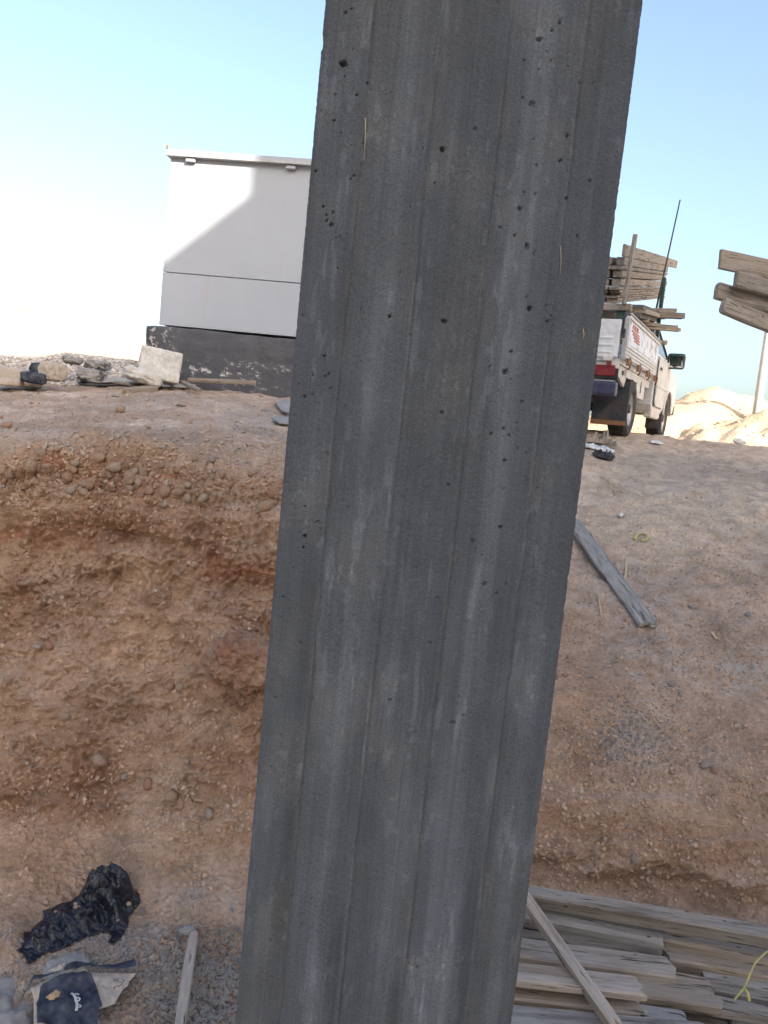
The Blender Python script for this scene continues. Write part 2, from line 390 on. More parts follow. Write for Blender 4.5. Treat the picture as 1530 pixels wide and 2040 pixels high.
def plank_mesh(name, L, w, t, brk=(0, 0), seed=0, wane=.0015, bow=0.0, rnd=.005, endround=0.0):
    """a sawn board along +x, centred on y and z; brk = raggedness of each end in metres"""
    rg = np.random.RandomState(seed + 3)
    c = min(rnd, w * .2, t * .3)
    ys = [-w / 2, -w / 2, -w / 2 + c, -w / 4, 0, w / 4, w / 2 - c, w / 2, w / 2, w / 2 - c, w / 4, 0, -w / 4, -w / 2 + c]
    zs = [-t / 2 + c, t / 2 - c] + [t / 2] * 5 + [t / 2 - c, -t / 2 + c] + [-t / 2] * 5
    nc = len(ys); nr = max(6, int(L / .03)); X = np.linspace(0, L, nr); X[1:-1] += (rg.rand(nr - 2) - .5) * .02 * min(1, L)
    P = np.zeros((nr, nc, 3)); P[:, :, 0] = X[:, None]; P[:, :, 1] = np.array(ys)[None]; P[:, :, 2] = np.array(zs)[None]
    Q = P.reshape(-1, 3)
    n1 = noise(Q + seed * 3.1, (3, 30, 30)); n2 = noise(Q + seed * 5.7, (1.2, 3, 3)); n3 = noise(Q + seed * 1.3, (9, 60, 60))
    d = np.sign(Q[:, 1]) * (wane * n1 * 1.5 + wane * 2 * n2); e = np.sign(Q[:, 2]) * (wane * n1 + wane * .6 * n3)
    Q[:, 1] += d; Q[:, 2] += e + bow * np.sin(np.pi * Q[:, 0] / L)
    P = Q.reshape(nr, nc, 3)
    for end, b in ((0, brk[0]), (-1, brk[1])):
        if b > 0:
            prof = np.interp(P[end, :, 1], np.linspace(-w / 2, w / 2, 7), rg.rand(7)) * .75 + rg.rand(nc) * .25
            s = 1 if end == 0 else -1
            P[end, :, 0] += s * b * prof
            k = 1 if end == 0 else -2
            P[k, :, 0] = P[end, :, 0] + s * .012
            k2 = 2 if end == 0 else -3
            P[k2, :, 0] = np.maximum(P[k2, :, 0], P[k, :, 0] + .01) if s > 0 else np.minimum(P[k2, :, 0], P[k, :, 0] - .01)
            P[end, :, 1] *= .96; P[end, :, 2] *= .9
        if endround:
            s = 1 if end == 0 else -1
            P[end, :, 0] += s * endround * (np.abs(P[end, :, 1]) / (w / 2)) ** 2.5
            P[end, :, 2] *= .8; P[end, :, 1] *= .93
    V = [tuple(v) for v in P.reshape(-1, 3)]; Fc = []
    for i in range(nr - 1):
        for k in range(nc): Fc.append((i * nc + k, i * nc + (k + 1) % nc, (i + 1) * nc + (k + 1) % nc, (i + 1) * nc + k))
    for end in (0, nr - 1):
        V.append(tuple(P[end].mean(0))); ci = len(V) - 1
        for k in range(nc): Fc.append((ci, end * nc + k, end * nc + (k + 1) % nc) if end else (ci, (k + 1) % nc, k))
    me = pydata(name, V, Fc)
    bm = bmesh.new(); bm.from_mesh(me); bmesh.ops.recalc_face_normals(bm, faces=bm.faces)
    for f in bm.faces: f.smooth = False
    bm.to_mesh(me); bm.free(); return me
_pk = [0]
def plank(name, a, b, w, t, mat, up=(0, 0, 1), brk=(.01, .01), parent=None, top=True, **kw):
    """board from a to b (middle of its top face when top)"""
    _pk[0] += 1; a = Vector(a); b = Vector(b); m = frame(a, b - a, up)
    if top: m.translation = a - (m.to_3x3() @ Vector((0, 0, t / 2)))
    return link(name, plank_mesh(name, (b - a).length, w, t, brk, _pk[0], **kw), mat, parent, m)

# ================================================================ GROUND
def prof(pts, px):
    """(t, row, Y or None for a level) -> arrays t, Y, Z"""
    T, Ys, Zs = [], [], []
    for t, row, Y, z in pts:
        if Y is None: p = at_z(px, row, z)
        elif row is None: p = Vector((0, Y, z))
        else: p = at(px, row, Y)
        T.append(t); Ys.append(p.y); Zs.append(p.z)
    return np.array(T), np.array(Ys), np.array(Zs)
def pchip(x, y, xs):
    h = np.diff(x); d = np.diff(y) / h; m = np.zeros(len(x))
    for i in range(1, len(x) - 1):
        if d[i - 1] * d[i] > 0:
            w1 = 2 * h[i] + h[i - 1]; w2 = h[i] + 2 * h[i - 1]; m[i] = (w1 + w2) / (w1 / d[i - 1] + w2 / d[i])
    m[0] = d[0]; m[-1] = d[-1]
    k = np.clip(np.searchsorted(x, xs) - 1, 0, len(x) - 2); t = (xs - x[k]) / h[k]
    return ((1 + 2 * t) * (1 - t) ** 2 * y[k] + t * (1 - t) ** 2 * h[k] * m[k] + t * t * (3 - 2 * t) * y[k + 1] + t * t * (t - 1) * h[k] * m[k + 1])
FOOT = at_z(250, 1790, .04).y
Lp = [(-.12, None, .55, .0), (-.06, None, 1.2, .0), (0, 2040, None, .0), (.10, 1900, None, .02), (.185, 1790, None, .05), (.25, 1680, FOOT + .14, 0), (.35, 1540, FOOT + .24, 0),
      (.47, 1400, FOOT + .33, 0), (.60, 1200, FOOT + .43, 0), (.72, 1030, FOOT + .50, 0), (.80, 930, FOOT + .57, 0), (.845, 880, FOOT + .72, 0),
      (.88, 850, FOOT + 1.25, 0), (.915, 815, FOOT + 2.3, 0), (.95, 785, 5.6, 0), (.975, 768, 6.3, 0), (1.0, 752, 7.2, 0),
      (1.03, None, 8.4, 1.86), (1.08, None, 12, 1.55), (1.12, None, 18, 1.5), (1.16, None, 40, 1.5), (1.2, None, 120, 1.4), (1.25, None, 900, 1.3)]
FR = at_z(1350, 1800, .05).y
Rp = [(-.12, None, .55, .0), (-.06, None, 1.2, .0), (0, 2040, None, .0), (.12, 1900, None, .02), (.20, 1800, None, .05), (.28, 1690, FR + .10, 0), (.36, 1590, FR + .22, 0),
      (.45, 1480, FR + .42, 0), (.55, 1370, FR + .70, 0), (.65, 1260, FR + 1.05, 0), (.74, 1150, FR + 1.6, 0), (.82, 1050, FR + 2.4, 0),
      (.89, 970, FR + 3.6, 0), (.94, 920, FR + 5.1, 0), (.975, 888, FR + 6.5, 0), (1.0, 877, 9.5, 0),
      (1.03, None, 12.7, 1.87), (1.08, None, 15, 1.6), (1.12, None, 18, 1.5), (1.16, None, 40, 1.5), (1.2, None, 120, 1.4), (1.25, None, 900, 1.3)]
tL, yL, zL = prof(Lp, 250); tR, yR, zR = prof(Rp, 1350)
NR_D = 640
tt = np.concatenate([np.linspace(-.12, 0, 14)[:-1], np.linspace(0, 1.0, NR_D), np.linspace(1.0, 1.12, 50)[1:], np.linspace(1.12, 1.25, 30)[1:]])
uu = np.concatenate([np.linspace(-5, -.66, 24)[:-1], np.linspace(-.66, .66, 860), np.linspace(.66, 5, 24)[1:]])
NR, NC = len(tt), len(uu)
Tg, Ug = np.meshgrid(tt, uu, indexing='ij'); T = Tg.ravel(); U = Ug.ravel()
wgt = sstep(-.10, .17, U)
Yb = pchip(tL, yL, T) * (1 - wgt) + pchip(tR, yR, T) * wgt
Zb = pchip(tL, zL, T) * (1 - wgt) + pchip(tR, zR, T) * wgt
Zb = Zb - .11 * np.clip(-.33 - U, 0, .6) * Yb * sstep(2.3, 3.2, Yb) * (1 - sstep(9, 14, Yb))
Xb = U * np.maximum(Yb, .0)
P0 = np.stack([Xb, Yb, Zb], 1)
G = P0.reshape(NR, NC, 3)
du = np.gradient(G, axis=1); dv = np.gradient(G, axis=0)
N0 = np.cross(du, dv).reshape(-1, 3); N0 /= np.linalg.norm(N0, axis=1)[:, None] + 1e-12
PX, ROW = project(P0)
steep = 1 - sstep(.35, .85, N0[:, 2])
near = 1 - sstep(3.5, 8, Yb)
vis = (Yb < 16)
leftm = 1 - sstep(-.06, .12, U)
bank = steep * near * leftm
def blob(cx, cy, rx, ry, ang=0.0, p=2.0):
    dx = PX - cx; dy = ROW - cy; c, s = math.cos(ang), math.sin(ang)
    a = (dx * c + dy * s) / rx; b = (-dx * s + dy * c) / ry
    return np.exp(-(a * a + b * b) ** (p / 2)) * (Yb < 14)
ci = np.unique(np.concatenate([np.arange(0, NR, 3), [NR - 1]])); cj = np.unique(np.concatenate([np.arange(0, NC, 3), [NC - 1]]))
_fi = np.interp(np.arange(NR), ci, np.arange(len(ci))); _fj = np.interp(np.arange(NC), cj, np.arange(len(cj)))
_i0 = np.minimum(_fi.astype(int), len(ci) - 2); _j0 = np.minimum(_fj.astype(int), len(cj) - 2)
_wi = (_fi - _i0)[:, None]; _wj = (_fj - _j0)[None, :]
def upsample(v):
    v = v.reshape(len(ci), len(cj))
    a = v[_i0][:, _j0] * (1 - _wj) + v[_i0][:, _j0 + 1] * _wj; b = v[_i0 + 1][:, _j0] * (1 - _wj) + v[_i0 + 1][:, _j0 + 1] * _wj
    return (a * (1 - _wi) + b * _wi).ravel()
Qc = G[ci][:, cj].reshape(-1, 3)
wc = np.stack([noise(Qc, (4, 4, 4), 5.1), noise(Qc, (4, 4, 4), 9.7), noise(Qc, (4, 4, 4), 1.7)], 1) * .035
Qcw = Qc + wc
cfbm = lambda s_, o, g, off: upsample(fbm(Qcw, s_, o, g, off))
big = cfbm((2.2, 2.2, 3.2), 3, .5, 2.2)
led = cfbm((3.2, 3.2, 12.0), 4, .5, 7.0); led = np.sign(led) * np.abs(led) ** .7
clod = cfbm((11, 11, 14), 2, .6, 3.3)
far1 = cfbm((1.0, 1.3, 1), 3, .5, 8.0); far2 = cfbm((5, 8, 5), 3, .5, 1.0)
n_a = cfbm((4, 4, 7), 4, .6, 21.); n_b = cfbm((2, 2, 2.5), 4, .55, 41.); n_c = cfbm((16, 16, 16), 2, .6, 51.)
msk = sstep(-.3, .5, cfbm(4, 2, .5, 60.))
disp = np.zeros(len(P0)); idx = np.where(vis & (np.abs(U) < .7) & (T > -.02))[0]
Q = P0[idx]
fine = np.zeros(len(P0)); fine2 = np.zeros(len(P0)); med = np.zeros(len(P0))
med[idx] = fbm(Q, 26, 2, .6, 33.); fine[idx] = fbm(Q, 62, 2, .65, 4.0); fine2[idx] = noise(Q, (170, 170, 170), 14.0)
lump = np.abs(med)                                             # rounded crumbs with sharp clefts
disp += bank * (.050 * big + .011 * led + .016 * clod + .030 * (lump - .25) * (.4 + 1.1 * msk) + .014 * med)
disp += steep * (1 - leftm) * near * (.04 * big + .012 * led + .012 * clod + .022 * (lump - .25) * (.4 + msk) + .008 * med)
flat = 1 - steep
disp += flat * near * (.022 * big + .008 * clod + .004 * (lump - .25) * msk)
farm = sstep(2.9, 4.2, Yb) * (Yb < 30)
disp += flat * farm * (.03 * far1 + (.022 * far2 - .030 * np.abs(cfbm((3.3, 4.6, 3), 2, .5, 77.))) * (1 - sstep(10, 16, Yb)))
gl = np.clip(near + .4, 0, 1)
disp += gl * (.0090 * fine * (.5 + .8 * msk) + .0022 * fine2)
# features of this bank
feat = [(487, 1318, 62, 44, -.35, .105), (470, 1352, 40, 14, -.3, .03), (490, 1165, 75, 16, .1, -.045), (395, 1085, 16, 60, .2, -.03),
        (180, 1152, 34, 12, 0, -.035), (60, 1085, 110, 18, .15, -.03), (255, 1068, 110, 12, .25, -.025), (430, 868, 60, 16, 0, .05), (120, 905, 190, 30, .1, .03),
        (470, 905, 120, 12, .2, -.03), (150, 960, 260, 60, .05, .022), (300, 1015, 60, 40, .3, .03), (165, 1500, 14, 130, .25, -.03), (90, 1560, 80, 120, .2, .03),
        (70, 1730, 110, 160, -.35, .06), (400, 1780, 100, 40, 0, .02), (1200, 1250, 60, 200, -.5, -.015), (1130, 1390, 40, 12, 0, .03), (1100, 1690, 50, 30, 0, .05),
        (1420, 1795, 200, 16, .15, -.02), (1330, 1640, 120, 30, .1, .03), (1150, 1650, 60, 60, 0, -.03), (60, 1985, 90, 50, -.4, .04), (15, 1900, 40, 60, 0, .08),
        (240, 1890, 160, 30, -.2, .015), (1380, 1480, 50, 90, -.3, -.02), (1450, 1560, 70, 60, 0, .03), (1250, 1720, 60, 22, .1, .05), (1380, 1735, 50, 16, .1, .045), (1480, 1760, 60, 18, .1, .04), (1180, 1735, 40, 16, 0, .04), (1300, 1600, 80, 14, .1, .03), (1440, 1680, 70, 14, -.1, .03), (1120, 1600, 40, 30, 0, .04)]
for cx, cy, rx, ry, an, am in feat: disp += am * blob(cx, cy, rx, ry, an)
wig = 18 * n_a + 9 * n_c                                       # ragged outlines for the standing blocks of earth
_px, _row = PX, ROW; PX = PX + wig; ROW = ROW + 14 * n_b
for cx, cy, rx, ry, an, am in [(500, 1075, 105, 62, .12, .075), (560, 1130, 60, 30, 0, .03), (300, 1040, 90, 26, .3, .04), (110, 1005, 150, 40, .05, .035), (230, 1120, 60, 26, 0, .03), (60, 1350, 110, 90, .2, .035), (250, 900, 110, 18, .1, .05),
                               (480, 1310, 60, 44, -.3, .12), (70, 930, 100, 22, 0, .04), (420, 1240, 60, 60, 0, .03), (330, 1680, 110, 40, -.2, .03), (120, 1450, 60, 50, 0, .04), (1330, 1690, 120, 26, .05, .04), (1180, 1620, 70, 30, 0, .04)]:
    disp += am * blob(cx, cy, rx, ry, an, 5.0)
PX, ROW = _px, _row
PG = P0 + N0 * disp[:, None]
ground_me, gq = grid_mesh('ground', PG, NR, NC)

# soil colour: what the soil is, patch by patch
def V3(*c): return np.array(c)[None, :]
C = np.tile(np.array([.46, .33, .24]), (len(P0), 1))
def lay(C, m, col): m = np.clip(m, 0, 1)[:, None]; return C * (1 - m) + V3(*col) * m
C = lay(C, bank * .9, (.46, .305, .21))
C = lay(C, bank * sstep(.05, .5, n_a) * .6, (.45, .335, .25))
C = lay(C, bank * sstep(.12, .5, -n_b) * .55, (.40, .225, .14))
red = [(60, 1065, 110, 26), (270, 1055, 130, 28), (425, 1085, 26, 60), (500, 1140, 90, 26), (480, 1362, 60, 20), (120, 885, 150, 16), (490, 900, 80, 18), (300, 960, 120, 12), (110, 940, 120, 18)]
for cx, cy, rx, ry in red: C = lay(C, blob(cx, cy, rx, ry) * np.clip(.35 + 1.3 * n_a + .6 * n_c, 0, 1) * .75, (.36, .14, .075))
orng = [(500, 1560, 40, 120), (450, 1540, 40, 40), (500, 1430, 40, 60), (60, 1740, 130, 130), (430, 1860, 40, 30), (1180, 1450, 60, 200), (1080, 1640, 50, 90), (1340, 1700, 240, 60)]
for cx, cy, rx, ry in orng: C = lay(C, blob(cx, cy, rx, ry) * .5, (.44, .265, .165))
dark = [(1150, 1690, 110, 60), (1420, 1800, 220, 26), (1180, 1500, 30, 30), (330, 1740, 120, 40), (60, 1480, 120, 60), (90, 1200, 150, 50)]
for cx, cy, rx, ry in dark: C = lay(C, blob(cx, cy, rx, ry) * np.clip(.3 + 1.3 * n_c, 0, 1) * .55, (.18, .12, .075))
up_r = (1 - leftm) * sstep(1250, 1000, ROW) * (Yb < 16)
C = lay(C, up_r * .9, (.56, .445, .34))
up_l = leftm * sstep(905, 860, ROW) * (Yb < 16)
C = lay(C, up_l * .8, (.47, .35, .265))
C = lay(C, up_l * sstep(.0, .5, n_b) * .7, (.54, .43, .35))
grey = [(1290, 1310, 130, 70), (1250, 1470, 90, 50), (1270, 1180, 120, 70), (405, 1790, 90, 26), (330, 1960, 190, 90), (240, 1880, 130, 40), (100, 1985, 140, 60),
        (1500, 1330, 80, 60), (1330, 960, 90, 30), (330, 800, 120, 20), (505, 830, 70, 40), (60, 1590, 50, 20), (60, 1360, 60, 40)]
for cx, cy, rx, ry in grey: C = lay(C, blob(cx, cy, rx, ry) * np.clip(.55 + .9 * n_c + .4 * n_a, 0, 1) * .7, (.37, .345, .325))
C = lay(C, sstep(14, 20, Yb), (.55, .43, .30))
C *= (1 + .16 * n_b + .10 * n_c)[:, None]
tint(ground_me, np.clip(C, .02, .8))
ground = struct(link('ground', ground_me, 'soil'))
si = np.unique(np.concatenate([np.arange(0, 720, 2), [NR - 1]])); sj = cj
_g2 = PG.reshape(NR, NC, 3)[si][:, sj]; _n2 = len(sj)
_fq = [(i * _n2 + j, i * _n2 + j + 1, (i + 1) * _n2 + j + 1, (i + 1) * _n2 + j) for i in range(len(si) - 1) for j in range(_n2 - 1)]
bvh = BVHTree.FromPolygons(_g2.reshape(-1, 3).tolist(), _fq)
def hit(px, py):
    h = bvh.ray_cast(EYE, ray(px, py).normalized())
    if h[0] is None: return at(px, py, 9.0), Vector((0, 0, 1))
    n = h[1] if h[1].z > -.2 else -h[1]
    return h[0], n
def gz(x, y):
    h = bvh.ray_cast(Vector((x, y, 8)), Vector((0, 0, -1)))
    return h[0].z if h[0] is not None else 0.0
# the pit floor behind the camera
back = struct(link('pit_floor', pydata('pit_floor', [(-14, -30, -.02), (34, -30, -.02), (34, .62, -.02), (-14, .62, -.02)], [(0, 1, 2, 3)]), 'render'))
back.data.materials.clear(); back.data.materials.append(MT['sand'])

# sand hills and heaps beyond
HEAPS = []
def heap(name, c, rx, ry, h, seed, mat='sand', rot=0.0, rough=.05, n=70):
    xs = np.linspace(-1, 1, n); A, B = np.meshgrid(xs, xs); a = A.ravel(); b = B.ravel()
    P = np.stack([a * rx, b * ry, 0 * a], 1)
    r = np.sqrt(a * a + b * b)
    z = h * np.clip(1 - r, 0, 1) ** .85 * (1 + .16 * fbm(P, 2.2 / max(rx, ry), 2, .5, seed)) + rough * h * fbm(P, 6 / max(rx, ry), 4, .5, seed + 3) * sstep(1.0, .8, r) - .25 * sstep(.85, 1.0, r)
    P[:, 2] = z; ca, sa = math.cos(rot), math.sin(rot)
    R = np.stack([P[:, 0] * ca - P[:, 1] * sa + c[0], P[:, 0] * sa + P[:, 1] * ca + c[1], P[:, 2] + c[2]], 1)
    me, _q = grid_mesh(name, R, n, n); HEAPS.append((BVHTree.FromPolygons(R.tolist(), _q.tolist()), (c[0], c[1], rx, ry))); return struct(link(name, me, mat))
h1 = at(1425, 768, 24); heap('sand_heap', (h1.x, 24, 1.45), 6.0, 5.0, h1.z - 1.45, 3.0)
h2 = at(1560, 805, 20.5); heap('sand_heap', (h2.x, 20.5, 1.45), 3.6, 3.0, h2.z - 1.45, 8.0, rough=.12)
h3 = at(1690, 790, 27); heap('sand_heap', (h3.x, 27, 1.45), 6, 5, h3.z - 1.0, 5.0)
hl = at(40, 560, 60); heap('sand_hill', (hl.x - 6, 62, 1.2), 34, 18, hl.z - 1.2, 12.0, n=60)

# ================================================================ BUILDING behind the viewer (casts the shade)
bd = empty('apartment_building', Matrix.Translation((5, -4, 0)))
tag(bd, 'tall grey building outside the picture whose shade lies over the pit', 'building')
CAB_Y = 7.0
p1 = at(512, 362, CAB_Y - .1); TR = SUN_TRAVEL / SUN_TRAVEL.y
Y0 = -8.0
xA = p1.x - TR.x * (p1.y - Y0); HA = p1.z - TR.z * (p1.y - Y0)
def bbox_part(name, x0, x1, y0, y1, z1):
    return box(name, ((x0 + x1) / 2 - 5, (y0 + y1) / 2 + 4, z1 / 2), (x1 - x0, y1 - y0, z1), 'render', bd)
bbox_part('wing', xA, xA + 13, -30, Y0 - .01, HA)
bbox_part('tower', xA, xA + 13, Y0, Y0 + 2.4, 15.6)
bbox_part('shade_annex', 3.2, xA - .01, -22, Y0 - .02, 9.85)  # unseen lower block, added so the gravel at the left stays in shade
for i in range(6):
    for j in range(3):
        box('window', (xA - 5 + 1.5 + i * 2.0, Y0 + 2.4 + 4.0, 2.6 + j * 3.4), (1.3, .1, 1.5), 'glass', bd)

# ================================================================ CONCRETE COLUMN
COL_Y = 1.03
xl = (at(467, 2040, COL_Y).x + at(647, 0, COL_Y).x) / 2; xr = (at(1020, 2040, COL_Y).x + at(1283, 0, COL_Y).x) / 2
CW = xr - xl; CD = .40; CTOP = 3.0
zs = np.concatenate([np.linspace(-.05, .56, 20)[:-1], np.linspace(.56, 2.14, 1060), np.linspace(2.14, CTOP, 22)[1:]])
nf = 270
fx = np.linspace(0, 1, nf)
front = np.stack([fx * CW, np.zeros(nf)], 1)
sd = np.linspace(0, 1, 16)[1:]
ring = np.concatenate([front, np.stack([np.full(15, CW), sd * CD], 1), np.stack([CW * (1 - sd[:-1]), np.full(14, CD)], 1), np.stack([np.zeros(15), CD * (1 - np.linspace(0, 1, 16)[:-1])], 1)])
nC = len(ring); nR_ = len(zs)
Pc = np.zeros((nR_, nC, 3)); Pc[:, :, 0] = ring[None, :, 0]; Pc[:, :, 1] = ring[None, :, 1]; Pc[:, :, 2] = zs[:, None]
Pc = Pc.reshape(-1, 3)
fr = np.zeros((nR_, nC)); fr[:, :nf] = 1; fr = fr.ravel() > 0
FX = Pc[:, 0] / CW; Zc = Pc[:, 2]
PXc, ROWc = project(Pc + np.array([xl, COL_Y, 0]))
rowv = (2.04 - Zc) / 1.4                                       # 0 at the top of the picture, 1 at its foot
seams = [.157, .371, .592, .83]
_zr = np.stack([0 * zs, 0 * zs, zs], 1)
def fz(O_, s_, o=4, g=.5, off=0.0): return np.repeat(fbm(_zr, s_, o, g, off), nC)
O = None
wob = [.0035 * fz(O, (1, 1, 1.6), 2, .5, 3. * i) + .0009 * fz(O, (1, 1, 30), 3, .6, 9. + i) / CW * .5 for i in range(4)]
dy = np.zeros(len(Pc)); edgez = np.zeros(len(Pc))
board = np.zeros(len(Pc), int)
lev = [.0002, -.0006, .0005, -.0003, .0006]
sd_list = []
for i, s in enumerate(seams):
    d = FX - s - wob[i] / 1.0
    board += (d > 0).astype(int); sd_list.append(d * CW)
    dm = d * CW                                                # metres from the joint
    on = .35 + .65 * sstep(-.15, .35, fz(O, (1, 1, 5), 3, .6, 20. + i))
    ridge = np.exp(-(dm / .0013) ** 2) * (.0019 * on * (.6 + .8 * sstep(-.4, .5, fz(O, (1, 1, 90), 2, .6, 220. + i))))          # the fin the joint left
    groove = np.exp(-((dm - .0024) / .0013) ** 2) * .0019
    dy -= np.where(fr, ridge, 0); dy += np.where(fr, groove, 0)
dy += np.where(fr, -np.array(lev)[board], 0)
# grain swells and hollow of each board
BR = Pc.copy(); BR[:, 0] += board * 3.7
dy += np.where(fr, .0003 * fbm(BR, (26, 1, 1.3), 3, .55, 2.) + .0003 * fbm(BR, (110, 1, 3.0), 2, .6, 6.), 0)
dy += np.where(fr, .0005 * fbm(Pc, (90, 90, 90), 2, .6, 8.) + .0006 * noise(Pc, (260, 260, 200), 3.) * (.3 + .9 * sstep(-.2, .4, fbm(BR, (14, 1, 5), 2, .5, 19.))), 0)
# knots
for kx, ky, kr in [(.43, 1060, .030), (.37, 1110, .018), (.60, 855, .012), (.52, 1430, .010), (.08, 1527, .014), (.56, 540, .02), (.24, 1195, .012), (.60, 1095, .012), (.11, 215, .012), (.47, 330, .008)]:
    kz = np.interp(ky, [0, 1020, 2040], [at(870, 0, COL_Y).z, at(855, 1020, COL_Y).z, at(745, 2040, COL_Y).z])
    r = np.sqrt(((FX - kx) * CW) ** 2 + ((Zc - kz) * .75) ** 2) / kr
    dy += np.where(fr, -.0012 * np.exp(-r ** 2) + .0007 * np.cos(r * 6) * np.exp(-(r * .8) ** 2), 0)
# blow holes read off the photograph: px, row, radius m, depth
holes = [(684, 127, 4.6, 11), (881, 298, 4.2, 10), (947, 258, 3, 3), (1075, 78, 4.2, 7), (1060, 207, 4, 4), (776, 630, 2.6, 9), (1050, 491, 4.6, 7), (1025, 470, 2.6, 6), (885, 640, 3.0, 8), (1056, 614, 4.0, 9),
         (1007, 741, 4.4, 10), (1018, 700, 2.2, 6), (659, 448, 3.0, 5), (880, 822, 2.8, 6), (1004, 853, 2.0, 6), (1014, 868, 2.4, 6), (1040, 800, 2.4, 5), (893, 965, 3.4, 5), (1005, 918, 2.2, 8), (705, 350, 1.8, 6),
         (1116, 320, 2.0, 6), (1130, 270, 2.2, 5), (692, 1011, 1.8, 5), (607, 1068, 2.0, 7), (604, 1090, 2.2, 6), (965, 1163, 2.4, 7), (856, 1280, 2.8, 5), (997, 1050, 2.2, 7), (1008, 1162, 2, 5), (902, 1440, 2.6, 5),
         (831, 1927, 2.8, 7), (884, 1920, 2.6, 3), (851, 1915, 2.6, 4), (1010, 1540, 1.8, 4), (608, 1070, 1.6, 5), (777, 1395, 2.2, 5), (1100, 60, 1.8, 7), (1115, 45, 1.8, 7), (732, 165, 1.6, 6), (680, 265, 1.6, 5),
         (743, 48, 1.8, 4), (1150, 470, 2.4, 5), (1175, 360, 2, 5), (996, 452, 2.0, 5), (1090, 640, 2, 5), (1128, 395, 2.2, 5), (1035, 415, 2.2, 6), (655, 745, 2, 6), (648, 748, 1.6, 5), (607, 790, 2.0, 6)]
rgh = np.random.RandomState(5)
for _ in range(260):
    yy = rgh.uniform(0, 2040); xa_ = np.interp(yy, [0, 2040], [647, 467]); xb_ = np.interp(yy, [0, 2040], [1283, 1020])
    q = rgh.choice([rgh.uniform(.02, .98), rgh.normal(.72, .06), rgh.normal(.1, .05)])
    holes.append((xa_ + (xb_ - xa_) * np.clip(q, .02, .98), yy, rgh.choice([.7, .8, .9, 1.0, 1.2, 1.5]), rgh.uniform(4, 8)))
for hx, hy, hr, hd in holes:
    m = np.where(fr & (np.abs(PXc - hx) < 22) & (np.abs(ROWc - hy) < 22))[0]
    if not len(m): continue
    c = at(hx, hy, COL_Y); q = Pc[m] + np.array([xl, COL_Y, 0])
    ex = 1 + .3 * math.sin(hx); r = np.hypot((q[:, 0] - c.x) * ex, (q[:, 2] - c.z) / (1 + .25 * math.cos(hy)))
    r = r / (hr * .00088 * (1 + .7 * noise(q, (230, 230, 230), hx)))
    dy[m] += hd * .001 * (1 - sstep(.55, 1.05, r))
# arrises: rounded and chipped
cl = .0009 * (fz(O, (1, 1, 60), 3, .65, 50.)); crr = .0013 * (fz(O, (1, 1, 50), 3, .65, 70.))
chipL = .0030 * sstep(.5, .9, fz(O, (1, 1, 22), 3, .6, 90.)); chipR = .0045 * sstep(.45, .9, fz(O, (1, 1, 16), 3, .6, 110.))
dl = Pc[:, 0]; drr = CW - Pc[:, 0]
eL = np.exp(-(np.clip(dl, 0, 1) / .0042) ** 2); eR = np.exp(-(np.clip(drr, 0, 1) / .0042) ** 2)
dx_ = eL * (np.abs(cl) + chipL * .5 + .0004) - eR * (np.abs(crr) + chipR * .6 + .0004)
dyf = np.where(fr, eL * (.0035 + chipL * .8) + eR * (.0035 + chipR * .8), 0)
Pc2 = Pc.copy(); Pc2[:, 0] += dx_; Pc2[:, 1] += dy + dyf
col_me, cq = grid_mesh('concrete_column', Pc2, nR_, nC, wrap=True)
bm = bmesh.new(); bm.from_mesh(col_me); bm.verts.ensure_lookup_table()
bm.faces.new([bm.verts[(nR_ - 1) * nC + k] for k in range(nC)]); bmesh.ops.recalc_face_normals(bm, faces=bm.faces); bm.to_mesh(col_me); bm.free()
# cement colour: pale laitance bands and dark wet-looking ones that follow the boards
def band(c, w, r0=-.2, r1=1.2, soft=.08):
    cc = np.interp(rowv, np.linspace(0, 1, len(c)), c) if hasattr(c, '__len__') else c
    return np.exp(-((FX - cc + .006 * fz(O, (1, 1, 4), 2, .5, w * 999)) / w) ** 2) * sstep(r0 - soft, r0 + soft, rowv) * sstep(r1 + soft, r1 - soft, rowv)
nb = fbm(BR, (30, 1, 1.5), 4, .6, 12.); nc2 = fbm(BR, (9, 9, 5), 4, .6, 33.)
nst = fbm(BR, (70, 1, 2.2), 3, .6, 15.)
Cb = np.tile(np.array([.102, .1085, .1185]), (len(Pc), 1))
for i, mul in enumerate((.98, 1.03, .95, 1.0, .97)): Cb[board == i] *= mul
lite = (.9 * band((.70, .70, .71, .71, .72, .74), .05) + .55 * band((.28, .27, .25, .25), .04, -.2, .42) + .75 * band((.50, .50, .52, .53), .05, .74, 1.2, .05) + .55 * band(.92, .055, .55, 1.2, .05)
        + .5 * band(.27, .06, .55, 1.2, .05) + .4 * band(.06, .04, .6, 1.2, .05) + .4 * band(.44, .05, .52, .68, .04) + .35 * band(.66, .05, .6, 1.2) + .35 * band(.10, .03, .36, .48, .03))
lite = .5 * lite + .5 * sstep(.22, .62, lite + .32 * nc2 + .20 * nb)                    # laitance skin with a torn edge
Cb *= (1 + np.clip(lite * (.9 + .4 * nst), 0, 1.4) * .36)[:, None]
drk = np.zeros(len(Pc))
for i, d in enumerate(sd_list):
    amp = (.14 + .50 * sstep(.5, 1.0, rowv)) * (.15 + 1.3 * sstep(-.3, .4, fz(O, (1, 1, 3), 3, .6, 61. + i)))
    wv = .007 + .005 * fz(O, (1, 1, 2.2), 3, .6, 261. + i); drk += amp * np.where(d + .006 > wv - .007, np.exp(-((d + .006 - wv + .007) / .0045) ** 2), np.exp(-((d + .006 - wv + .007) / (.010 + .012 * rowv)) ** 2))
